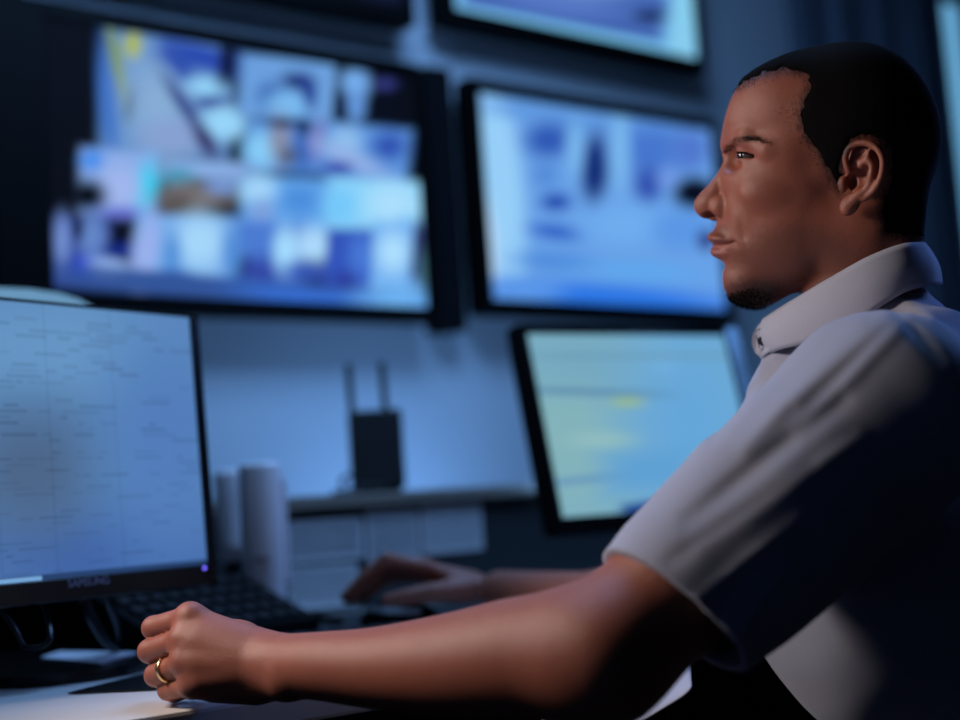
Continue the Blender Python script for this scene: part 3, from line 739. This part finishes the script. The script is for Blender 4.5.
cm = MB(); c0_ = uz(436, 200, .02)[0]; c1_ = uz(461, 200, .02)[0]  # dark strip added where the wall between the televisions lies in shade
cm.box(0, c1_-c0_, -.075, 0, uz(455, 330, .02)[1], uz(440, 66, .02)[1], .004); cm = cm.build('shade_strip', mat('shade_strip_dark', (.004, .0045, .006), .8, spec=.1))
P_ = uw(c0_); cm.location = (P_[0], P_[1], 0); cm.rotation_euler = (0, 0, A_W); tag(cm, 'dark upright strip standing in for the shaded wall between the two big televisions', 'shade strip')
# curtain folds and the bright window strip to the right
cur_m = mat('dark_blue_curtain', (.10, .13, .18), .9, noise=.1, nscale=20)
cx0 = uz(790, 40, .05)[0]; cx1 = uz(936, 40, .05)[0]
bm = bmesh.new(); n_ = 120; rows = []
for z__ in np.linspace(.03, 2.62, 14):
    row = []
    for i in range(n_+1):
        u = cx0+(cx1-cx0)*i/n_; off = -.055-.022*math.sin(i*2*PI/30+.4*math.sin(z__*2))-.008*math.sin(i*2*PI/11)
        P_ = uw(u, off); row.append(bm.verts.new((P_[0], P_[1], z__)))
    rows.append(row)
for a_, b__ in zip(rows, rows[1:]):
    for i in range(n_): bm.faces.new((a_[i], a_[i+1], b__[i+1], b__[i]))
me = bpy.data.meshes.new('curtain'); bm.to_mesh(me); bm.free()
for pl in me.polygons: pl.use_smooth = True
cur = link('curtain', me, cur_m); md = cur.modifiers.new('t', 'SOLIDIFY'); md.thickness = .003
tag(cur, 'dark blue curtain hanging against the wall behind the head', 'curtain')
b_ = MB(); b_.tube([uw(cx0-.05, -.06)+ZV*2.65, uw(cx1+.3, -.06)+ZV*2.65], .012); tag(b_.build('curtain_rail', steel), 'metal rail carrying the dark curtain above the frame', 'curtain rail')
w0 = uz(937, 10, .08)[0]; w1 = uz(955, 10, .08)[0]+.02
wb = MB(); wb.box(0, w1-w0-.02, -.02, .0, .9, 2.5)
pane = wb.build('window_1', mat('window_daylight', (.3, .4, .5), .5, emit=lin((104, 170, 212)), estr=1.0))
P_ = uw(w0+.01); pane.location = (P_[0], P_[1], 0); pane.rotation_euler = (0, 0, A_W); struct(pane)
wf = MB(); wf.box(-.012, .0, -.035, .0, .88, 2.52, .002); wf.box(w1-w0-.02, w1-w0+.05, -.035, .0, .88, 2.52, .002); wf.box(0, w1-w0-.02, -.035, 0, .85, .9); wf.box(0, w1-w0-.02, -.035, 0, 2.5, 2.54)
o = wf.build('window_frame', mat('window_frame_paint', (.10, .14, .2), .6), pane)
# ---- console desk
F0 = on_z(238, 702, DESK)
fo = F0@nW                                    # the front edge
pb = at(380, 492, 2.27); po = pb@nW; PT = pb[2]
def dp(u, v, z=0): return dW*u+nW*v+ZV*z      # u along the desk, v towards the wall
desk = thing('console_desk', 'long pale control room desk under the monitors, dark panel at its back', 'desk', dp(0, fo), A_W)
lam = mat('pale_laminate', lin((206, 200, 196)), .42, noise=.03, nscale=8, coat=.15)
MB().box(-1.5, 2.2, 0, po-fo, DESK-.028, DESK, .004).build('desktop', lam, desk)
wood = mat('pale_wood_edge', (.30, .26, .22), .5, noise=.1, nscale=15)
panel_m = mat('dark_grey_panel', (.035, .042, .05), .7, noise=.1, nscale=30)
MB().box(-1.5, 2.2, po-fo, po-fo+.02, .08, PT-.022, .001).build('back_panel', panel_m, desk)
MB().box(-1.5, 2.2, po-fo-.012, po-fo+.26, PT-.022, PT, .002).build('top_ledge', wood, desk)
for u in (-1.45, -.3, 2.1): MB().box(u, u+.03, .12, po-fo, 0, DESK-.028).build('desk_leg', panel_m, desk)
for u in (-1.45, 2.1): MB().box(u, u+.03, po-fo+.02, po-fo+.25, 0, PT-.022).build('ledge_support', panel_m, desk)
# papers pinned on the back panel
pap = mat('printed_sheet', (.80, .84, .90), .7, noise=.05, nscale=60)
ink = mat('grey_ink', (.10, .12, .16), .8)
PO = dp(0, po)
def pin_sheet(c4, label, rows, group=None):
    q_ = [on_plane(x, y, dp(0, po-.002), nW) for x, y in c4]
    u_a = (q_[0]@dW+q_[3]@dW)/2; u_b = (q_[1]@dW+q_[2]@dW)/2; za_ = (q_[2][2]+q_[3][2])/2; zb_ = (q_[0][2]+q_[1][2])/2
    za_ = max(za_, DESK+.001)
    o_ = dp(u_a, po-.0025, za_); t = thing('printed_sheet', label, 'paper', o_, A_W, group)
    b_ = MB(); b_.box(0, u_b-u_a, 0, .0012, 0, zb_-za_); b_.build('sheet', pap, t)
    b_ = MB(); W_ = u_b-u_a; H_ = zb_-za_; rg = random.Random(len(label))
    for k in range(rows):
        z = H_-.008-(H_-.014)*k/rows; x = .006
        while x < W_-.012:
            l = rg.uniform(.006, .03); l = min(l, W_-.006-x); b_.box(x, x+l, -.0006, 0, z-.0016, z); x += l+.003
    b_.build('printed_rows', ink, t)
pin_sheet([(284, 524), (362, 514), (364, 556), (286, 566)], 'wide printed list on the back panel, just right of the white cylinders', 9)
pin_sheet([(366, 512), (418, 507), (420, 560), (368, 562)], 'narrow printed list on the back panel, middle of the upper three', 12)
pin_sheet([(421, 506), (480, 503), (484, 548), (423, 556)], 'printed list on the back panel, above the right wrist', 8)
pin_sheet([(286, 569), (356, 562), (360, 604), (290, 612)], 'lower ruled sheet on the back panel, touching the desk beside the white cylinders', 7)
# ---- wireless router on the ledge
RB = on_plane(379, 491, dp(0, po+.08), nW); RB[2] = PT
k_ = ((RB-CAM)@fw)
def pxm(n): return n*k_/F
rtr = thing('wireless_router', 'upright black router with two aerials on the ledge below the wall screens', 'router', RB, math.radians(8))
MB().box(-pxm(27), pxm(27), -.017, .017, .006, pxm(83), .006, 3).build('housing', matte, rtr)
MB().box(-pxm(22), pxm(22), -.028, .028, 0, .008, .003).build('foot', black, rtr)
for x_ in (-21, 13): MB().tube([(pxm(x_), .02, pxm(70)), (pxm(x_-1), .02, pxm(84)), (pxm(x_-2), .02, pxm(132))], pxm(3.4), 12).build('aerial', black, rtr)
b_ = MB()
for i in range(4): b_.box(-pxm(18)+i*.012, -pxm(18)+i*.012+.004, -.0178, -.0165, .012, .015)
b_.build('indicator_lights', mat('indicator', (.1, .1, .1), .4, emit=(.1, .2, .4), estr=.3), rtr)
CB = dp(RB@dW-pxm(44), po+.05, PT+.006)
pts = spline([CB+dW*pxm(34)+nW*.03+ZV*.004, CB+dW*.01+nW*.02, CB-dW*.016+ZV*.018, CB-dW*.005-nW*.018+ZV*.026, CB+dW*.014-nW*.01+ZV*.006, CB-dW*.02-nW*.02-ZV*.001, CB-dW*.01+nW*.04-ZV*.001], 6)
b_ = MB(); b_.tube(pts, .0035, 8); tag(b_.build('cable', matte, smooth=True), 'small coil of thin cable on the ledge beside the black router', 'cable')

# ---- near monitor on the desk
AM = math.radians(53); tm = math.radians(2.5)
dM = np.array([math.cos(AM), math.sin(AM), 0]); n0 = np.array([-math.sin(AM), math.cos(AM), 0]); vM = ZV*math.cos(tm)+n0*math.sin(tm); nM = n0*math.cos(tm)-ZV*math.sin(tm)
def rotmat(d_, n_, v_): return Matrix(((d_[0], n_[0], v_[0]), (d_[1], n_[1], v_[1]), (d_[2], n_[2], v_[2])))
MO = at(207, 564, 1.55)-dM*.376
RM = rotmat(dM, nM, vM)
mon = thing('computer_monitor', 'near black monitor with the pale blue list screen, beside the left fist', 'monitor', (float((MO+dM*.19)[0]), float((MO+dM*.19)[1]), DESK), AM)
def mon_part(o_, parent=mon, O=MO, RMM=RM):
    o_.parent = parent; bpy.context.view_layer.update(); o_.matrix_parent_inverse = parent.matrix_world.inverted(); o_.matrix_world = Matrix.Translation(Vector(O)) @ RMM.to_4x4(); return o_
mon_part(frame_bm(.376, .292, .016, .013, .024, .003, .030, .004).build('bezel', gloss))
mon_part(MB().box(-.010, .385, .012, .05, -.018, .300, .012, 3).build('back_cover', black))
Lm1 = [(e,60,345,150,50,0,(104,152,200),.9),(e,120,560,160,50,0,(66,102,168),.9),(e,30,470,60,60,0,(78,104,140),.9),(e,170,440,60,120,0,(84,128,190),.9)]
def mon_picture(V):
    P_ = project(MO+V[:, :1]*dM+V[:, 2:3]*vM); c = paint(P_, (88, 132, 182), Lm1)
    x = V[:, 0]; z = V[:, 2]; rg = np.random.RandomState(4)
    row = np.floor(z/.0062).astype(int); frac = z/.0062-row
    for r_ in range(48):
        m_ = (row == r_) & (frac < .55)
        if r_ in (46, 45, 22): continue
        x0 = .012+.03*(rg.rand() < .3)
        while x0 < .36:
            l = rg.uniform(.006, .05)
            if rg.rand() < (.55 if x0 < .24 else .35):
                k = m_ & (x > x0) & (x < x0+l); c[k] *= rg.uniform(.78, .93)
            x0 += l+rg.uniform(.003, .03)
    for xc in (.06, .11, .175, .26): c[abs(x-xc) < .0011] *= .9
    m_ = z < .0045; c[m_] = np.array(lin((120, 170, 220))); c[(z >= .0045) & (z < .006)] *= .5
    m_ = (z < .006) & (x > .155); c[m_] = np.array(lin((40, 66, 110)))
    return c
mon_part(screen_mesh('screen', .376, .292, 300, 236, mon_picture, screen_mat('lit_list_display', .95), None))
lo = text_obj('brand_lettering', 'SAMSUNG', .0115, mat('silver_print', lin((120, 135, 165)), .35, .6, emit=None), None, (0, 0, 0), (0, 0, 0))
lo.parent = mon; lo.matrix_parent_inverse = mon.matrix_world.inverted()
LC = on_plane(89, 582, MO-nM*.0045, nM)
lo.matrix_world = Matrix.Translation(Vector(LC)) @ RM.to_4x4() @ Matrix.Rotation(PI/2, 4, 'X')
led = MB(); led.box(-.0016, .0016, -.002, 0, -.0016, .0016, .0006); led = led.build('power_light', mat('violet_led', (.1, .1, .3), .3, emit=(.16, .12, 1.0), estr=2.5))
mon_part(led); LP = on_plane(204, 568, MO-nM*.004, nM); led.matrix_world = Matrix.Translation(Vector(LP)) @ RM.to_4x4()
TBp = [at(x, y, 1.78) for x, y in ((-40, 284), (0, 287.5), (30, 289), (58, 293), (78, 299), (92, 307), (100, 318), (103, 345), (-40, 345))]  # glowing panel added to imitate a reflection on the monitor's top bezel
tbl = thing('glow_panel', 'pale blue glowing panel added for the reflection along the near monitor top edge', 'glow panel', (float(TBp[3][0]), float(TBp[3][1]), DESK+.002))
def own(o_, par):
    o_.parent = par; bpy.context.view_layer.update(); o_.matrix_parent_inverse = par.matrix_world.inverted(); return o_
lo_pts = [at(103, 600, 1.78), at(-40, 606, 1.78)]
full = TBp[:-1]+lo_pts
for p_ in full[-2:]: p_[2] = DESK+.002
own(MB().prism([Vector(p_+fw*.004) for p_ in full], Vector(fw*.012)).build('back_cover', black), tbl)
own(MB().prism([Vector(p_) for p_ in TBp[:-2]+[p_+ZV*.06 for p_ in full[-2:]]], Vector(fw*.0035)).build('screen', mat('reflection_glow', (.02, .02, .02), .4, emit=lin((104, 150, 186)), estr=1.0)), tbl)  # emission here plays the reflected light, not a working screen
# its stand: slanted neck and glossy round foot
ctr = MO+dM*.11+nM*.05
stand_c = np.array([ctr[0], ctr[1], DESK])
nk = MB(); nk.tube([stand_c+ZV*.012+nM*.02, stand_c+ZV*.06+nM*.012, ctr+ZV*.03+nM*.0], .02, 20); nk = nk.build('stand_neck', gloss, smooth=True); nk.parent = mon; nk.matrix_parent_inverse = mon.matrix_world.inverted()
MB_ = DESK+.002
fp_ = spline([on_z(x, y, MB_) for x, y in ((-70, 688), (0, 687), (58, 684), (112, 677), (148, 669), (166, 658), (160, 645), (110, 634), (-70, 632))], 6, True)
ft = MB(); ft.prism([Vector((p_[0], p_[1], MB_)) for p_ in fp_], Vector((0, 0, .010)))
ft = ft.build('stand_foot', gloss); ft.parent = mon; ft.matrix_parent_inverse = mon.matrix_world.inverted()
# loose dark bits under the monitor
def desk_thing(name, bm_, m, label, cat, smooth=False, group=None):
    o_ = bm_.build(name, m, smooth=smooth); return tag(o_, label, cat, group)
tp = MB_+.010
qd = [on_z(x, y, tp+.0022) for x, y in ((41, 657), (60, 651), (137, 652), (101, 663))]  # white patch laid on the foot to imitate reflected light
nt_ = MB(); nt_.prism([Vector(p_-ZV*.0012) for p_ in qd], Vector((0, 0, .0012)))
desk_thing('reflection_patch', nt_, mat('reflection_white', lin((215, 215, 222)), .7), 'small white patch imitating light reflected on the glossy monitor foot', 'paper')
qd = [on_z(x, y, DESK+.001) for x, y in ((68, 694), (150, 673), (196, 668), (176, 689))]  # flat glossy black wedge lying on the desk
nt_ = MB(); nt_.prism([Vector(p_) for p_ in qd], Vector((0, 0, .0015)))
desk_thing('wedge', nt_, gloss, 'thin glossy black wedge on the desk, its corner poking out beside the fist', 'wedge')
cables = [[(0, 612), (20, 640), (40, 632), (36, 600)], [(60, 600), (75, 622), (66, 648), (30, 650)], [(118, 596), (112, 616), (128, 640), (126, 655)]]
for lab, r_, cc_ in (('black cable looping under the near monitor at the left edge', .003, [(-8, 600, 1.36), (14, 628, 1.36), (26, 648, 1.36), (50, 640, 1.36), (44, 604, 1.40)]),
                     ('thick black cable slanting down below the brand lettering', .006, [(84, 600, 1.50), (92, 618, 1.52), (106, 640, 1.55), (118, 650, 1.58)]),
                     ('glossy black cable with a bright top, slanting beside the brand lettering', .0045, [(106, 592, 1.50), (110, 604, 1.52), (118, 624, 1.56), (122, 646, 1.60)])):
    b_ = MB(); b_.tube(spline([at(*c_) for c_ in cc_], 6), r_, 12); desk_thing('cable', b_, gloss, lab, 'cable', True)
# ---- CCTV keypad beside the monitor
KC = at(196, 618, 1.75); KC[2] = DESK+.002
kp = thing('keypad_console', 'black sloping keypad console behind the left fist', 'keypad', KC, math.radians(48))
b_ = MB(); prof = [(-.10, 0), (.10, 0), (.10, .085), (.07, .085), (-.10, .022)]
b_.prism([Vector((-.125, y, z)) for y, z in prof], Vector((.25, 0, 0))); b_.build('housing', black, kp)
sl = math.atan2(.063, .17)
keym = mat('dark_key', (.008, .008, .010), .6, spec=.25)
for r_ in range(5):
    for c_ in range(9):
        b_ = MB(); b_.box(-.0095, .0095, -.0095, .0095, 0, .005, .0015)
        k_o = b_.build('key', keym, kp); y = -.078+r_*.030; k_o.location = (-.100+c_*.025, y, .022+(y+.10)*math.tan(sl)); k_o.rotation_euler = (sl, 0, 0)
KCz = 0
# ---- the two white cylinders
def wcyl(px, pyt, pyb, wpx, z, label, with_strip):
    P_ = at(px, pyb, z); zt = at(px, pyt, z)[2]; zb_ = max(P_[2], DESK); s_ = z/F*wpx/2
    t = thing('wireless_antenna', label, 'antenna', (P_[0], P_[1], MB_))
    h_ = zt-MB_; lo_ = zb_-MB_
    if lo_ > .02:
        MB().lathe([(s_*.9, 0), (s_*.8, .01), (s_*.55, .02), (s_*.5, lo_)], 28).build('dark_base', black, t, True)
    else:
        lo_ = .012; MB().lathe([(s_*1.05, 0), (s_*1.05, .008), (s_*.8, .0125)], 28).build('dark_base', black, t, True)
    MB().lathe([(s_*.5, lo_), (s_*.86, lo_+.004), (s_*.90, lo_+.03), (s_*1.0, lo_+.09), (s_*1.0, h_-.010), (s_*.96, h_-.004), (s_*.8, h_)], 40, sx=1, sy=.8).build('white_shell', white_p, t, True)
    MB().box(s_*.70, s_*1.16, -.004, s_*.4, max(lo_+.03, h_*.28), h_-.022, .004).build('side_rib', white_p, t)
    if with_strip:
        MB().box(-s_*.35, s_*.35, -s_*.83, -s_*.76, h_*.42, h_*.42+.005, .001).build('grey_badge', mat('grey_badge', (.2, .2, .24), .4), t)
    return t
wcyl(233, 469, 562, 31, 2.02, 'slimmer white rounded antenna on a dark base, next to the monitor edge', False)
wcyl(268, 461, 640, 44, 1.88, 'larger white rounded antenna with a small grey badge, nearest the papers', True)
b_ = MB(); b_.tube(spline([on_z(284, 628, DESK+.008), on_z(288, 604, DESK+.03), on_z(297, 612, DESK+.009), on_z(318, 617, DESK+.008), on_z(340, 621, DESK+.008)], 6), .005, 10)
desk_thing('cable', b_, black, 'thick black cable curling at the foot of the larger white antenna', 'cable', True)
# ---- keyboard and mat behind the forearm
mc = dp(0, 0, DESK)
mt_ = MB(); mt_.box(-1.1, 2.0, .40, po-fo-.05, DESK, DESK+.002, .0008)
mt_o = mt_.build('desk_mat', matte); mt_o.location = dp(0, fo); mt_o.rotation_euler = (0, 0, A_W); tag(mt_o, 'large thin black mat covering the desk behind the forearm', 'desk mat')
MB_ = DESK+.002
KB = on_z(388, 646, MB_)
kb = thing('keyboard', 'black computer keyboard lying behind the left forearm', 'keyboard', KB, math.radians(20))
b_ = MB(); b_.box(-.20, .20, -.07, .07, 0, .016, .004); b_.build('tray', black, kb)
for r_ in range(5):
    for c_ in range(17):
        if r_ == 0 and 4 <= c_ <= 9:
            if c_ != 4: continue
            b_ = MB(); b_.box(-.008, .123, -.0085, .0085, 0, .006, .0015); k_o = b_.build('space_bar', keym, kb)
        else:
            b_ = MB(); b_.box(-.0095, .0095, -.0095, .0095, 0, .006, .0015); k_o = b_.build('key', keym, kb)
        k_o.location = (-.184+c_*.023, -.052+r_*.024, .016)
# mouse under the right hand
MC = at(398, 600, 1.835); MC[2] = MB_
ms = thing('computer_mouse', 'black computer mouse with a pale top strip under the right hand', 'mouse', MC, math.radians(160))
def msf(P): return np.maximum(ell(P, (0, 0, 0), (.060, .031, .036)), .001-P[:, 2])
V_, Q_ = surf(msf, (-.07, -.04, -.01), (.07, .04, .05), .003); np_mesh('shell', V_, Q_, black, ms)
def msf2(P): return np.maximum(ell(P, (0, 0, .0006), (.0605, .0315, .0365)), np.maximum(np.abs(P[:, 2]-.022-.1*P[:, 0])-.004, -.5*P[:, 0]-.02))
V_, Q_ = surf(msf2, (-.07, -.04, -.01), (.07, .04, .05), .0018); o = np_mesh('pale_strip', V_, Q_, mat('silver_plastic', (.5, .52, .58), .3), ms)
MB().tube([(.04, -.004, .027), (.04, .004, .027)], .007, 16).build('scroll_wheel', matte, ms)
# ---- far monitor
AR = math.radians(31); tr_ = math.radians(12)
dR_ = np.array([math.cos(AR), math.sin(AR), 0]); n0 = np.array([-math.sin(AR), math.cos(AR), 0]); vR = ZV*math.cos(tr_)+n0*math.sin(tr_); nR = n0*math.cos(tr_)-ZV*math.sin(tr_)
RO = at(562, 518, 2.05); RR = rotmat(dR_, nR, vR)
m2 = thing('computer_monitor', 'far tilted monitor with a pale greenish blue screen in front of the chest', 'monitor', (float((RO+dR_*.2)[0]), float((RO+dR_*.2)[1]), MB_), AR)
mp2 = lambda o_: mon_part(o_, m2, RO, RR)
mp2(frame_bm(.412, .302, .019, .006, .024, .016, .03, .005).build('bezel', black))
mp2(MB().box(-.012, .412, .012, .05, -.018, .306, .012, 3).build('back_cover', black))
sb_ = mp2(MB().box(.418, .447, -.004, .028, -.024, .316, .003).build('side_trim', mat('pale_blue_trim', (.45, .60, .75), .3))); sb_['label'] = 'pale blue side strip'
L4 = [(e,570,430,70,110,0,(134,182,190),.9),(e,600,360,80,30,0,(120,172,196),.9),(e,690,420,60,90,0,(104,170,222),.9),(bx,590,392,62,3,2,(92,140,176),.8),(e,627,402,16,5,0,(150,186,150),.9),(bx,640,356,100,2,0,(106,156,184),.9),(bx,600,478,60,3,-6,(100,150,190),.8),(e,600,440,30,8,0,(146,192,196),.9),(bx,650,470,40,18,-6,(98,164,216),.8),(bx,640,508,18,6,-8,(40,80,150),.5)]
def m2pic(V): return paint(project(RO+V[:, :1]*dR_+V[:, 2:3]*vR), (116, 172, 206), L4)
mp2(screen_mesh('screen', .412, .302, 120, 90, m2pic, screen_mat('lit_form_display', .95), None))
c2 = RO+dR_*.206+nR*.045
nk = MB(); nk.tube([np.array([c2[0], c2[1], MB_+.012])+n0*.03, c2+vR*.06], .018, 20); nk = nk.build('stand_neck', black, smooth=True); nk.parent = m2; bpy.context.view_layer.update(); nk.matrix_parent_inverse = m2.matrix_world.inverted()
ft = MB(); ft.lathe([(.11, 0), (.112, .004), (.10, .012), (.03, .016)], 48, (c2[0]+n0[0]*.03, c2[1]+n0[1]*.03, MB_), 1.1, .85); ft = ft.build('stand_foot', black, smooth=True); ft.parent = m2; ft.matrix_parent_inverse = m2.matrix_world.inverted()
# ---- curled white sheet under the left elbow
cp = [(538, 712, 728), (556, 706, 732), (575, 704, 732), (600, 698, 736), (622, 686, 732), (642, 674, 722), (664, 662, 708), (682, 656, 698), (690, 664, 688)]
bm = bmesh.new(); ra_ = []
for x, ya, yb in cp:
    ra_.append([bm.verts.new(at(x+(k/6)*4, ya+(yb-ya)*k/6, 1.13+.07*(1-k/6)+.004*math.sin(k*.9))) for k in range(7)])
for a_, b__ in zip(ra_, ra_[1:]):
    for k in range(6): bm.faces.new((a_[k], a_[k+1], b__[k+1], b__[k]))
me = bpy.data.meshes.new('shirt_tail'); bm.to_mesh(me); bm.free()
for pl in me.polygons: pl.use_smooth = True
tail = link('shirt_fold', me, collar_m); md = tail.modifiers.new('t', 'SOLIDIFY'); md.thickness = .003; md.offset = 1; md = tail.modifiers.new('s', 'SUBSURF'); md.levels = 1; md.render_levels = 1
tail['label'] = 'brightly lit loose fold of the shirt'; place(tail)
# ---- office chair under the person
chm = mat('black_mesh_fabric', (.008, .008, .010), .95, bump=.5, bscale=300)
HP_ = HIP.copy(); ang = math.atan2(T[1], T[0])
ch = thing('office_chair', 'black office chair the man sits on, only its dark back in view', 'chair', (float(HP_[0]), float(HP_[1]), 0), ang)
zs = HP_[2]-.115
MB().box(-.22, .27, -.25, .25, zs-.07, zs, .03, 4).build('seat', chm, ch, True)
bk = MB(); bk.box(-.285, -.225, -.22, .22, zs+.10, zs+.50, .025, 4); bk.build('backrest', chm, ch, True)
MB().tube([(-.16, 0, zs-.05), (-.29, 0, zs+.0), (-.30, 0, zs+.2)], .018, 12).build('back_support', black, ch, True)
MB().tube([(0, 0, .10), (0, 0, zs-.06)], .028, 20).build('gas_lift', steel, ch, True)
for k in range(5):
    a = 2*PI*k/5+.3; c_, s_ = math.cos(a), math.sin(a)
    leg = MB().tube([(0, 0, .11), (.30*c_, .30*s_, .075)], .02, 12, rads=[.026, .016]).build('base_leg', black, ch, True)
    w_ = MB(); w_.tube([(.30*c_-.02*s_, .30*s_+.02*c_, .030), (.30*c_+.02*s_, .30*s_-.02*c_, .030)], .030, 20); w_.build('caster', black, leg)
# ================================================================== light
def area(name, loc, tgt, size, col, e_, sizey=None, spread=None):
    l = bpy.data.lights.new(name, 'AREA'); l.energy = e_; l.color = col; l.size = size
    if sizey: l.shape = 'RECTANGLE'; l.size_y = sizey
    if spread: l.spread = math.radians(spread)
    o_ = bpy.data.objects.new(name, l); COL.objects.link(o_); o_.location = loc
    o_.rotation_euler = (Vector(tgt)-Vector(loc)).to_track_quat('-Z', 'Y').to_euler(); o_.visible_camera = True
    return o_
kl = bpy.data.lights.new('desk_lamp_light', 'SPOT'); kl.energy = 40; kl.color = (1.0, .88, .82); kl.spot_size = math.radians(68); kl.spot_blend = .45; kl.shadow_soft_size = .14
ko = bpy.data.objects.new('desk_lamp_light', kl); COL.objects.link(ko); ko.location = (-.82, 1.05, 1.48)
ko.rotation_euler = (Vector((.05, 1.08, .94))-Vector(ko.location)).to_track_quat('-Z', 'Y').to_euler()
# unseen blue fill added behind the desk ledge to brighten the lower wall
lc = uw(1.6, -.30); area('ledge_blue_fill', (lc[0], lc[1], PT-.2), tuple(uw(1.6, 0)+ZV*1.25), .05, (.22, .48, 1.0), 8.5, 2.2)
lc = dp(1.25, po-.45); area('ceiling_blue_fill', (lc[0], lc[1], 2.6), tuple(dp(1.3, po+.3, 1.2)), .8, (.24, .50, 1.0), 34)  # unseen blue fill added under the ceiling to brighten wall and papers
sl_ = bpy.data.lights.new('window_side_light', 'SPOT'); sl_.energy = 60; sl_.color = (.18, .35, 1.0); sl_.spot_size = math.radians(50); sl_.shadow_soft_size = .25
so_ = bpy.data.objects.new('window_side_light', sl_); COL.objects.link(so_); so_.location = (1.75, 2.1, 1.9)
so_.rotation_euler = (Vector((.45, 1.3, 1.0))-Vector(so_.location)).to_track_quat('-Z', 'Y').to_euler()
w = bpy.data.worlds.new('room_air'); SC.world = w; w.use_nodes = True; w.node_tree.nodes['Background'].inputs[0].default_value = (.10, .16, .3, 1); w.node_tree.nodes['Background'].inputs[1].default_value = .008
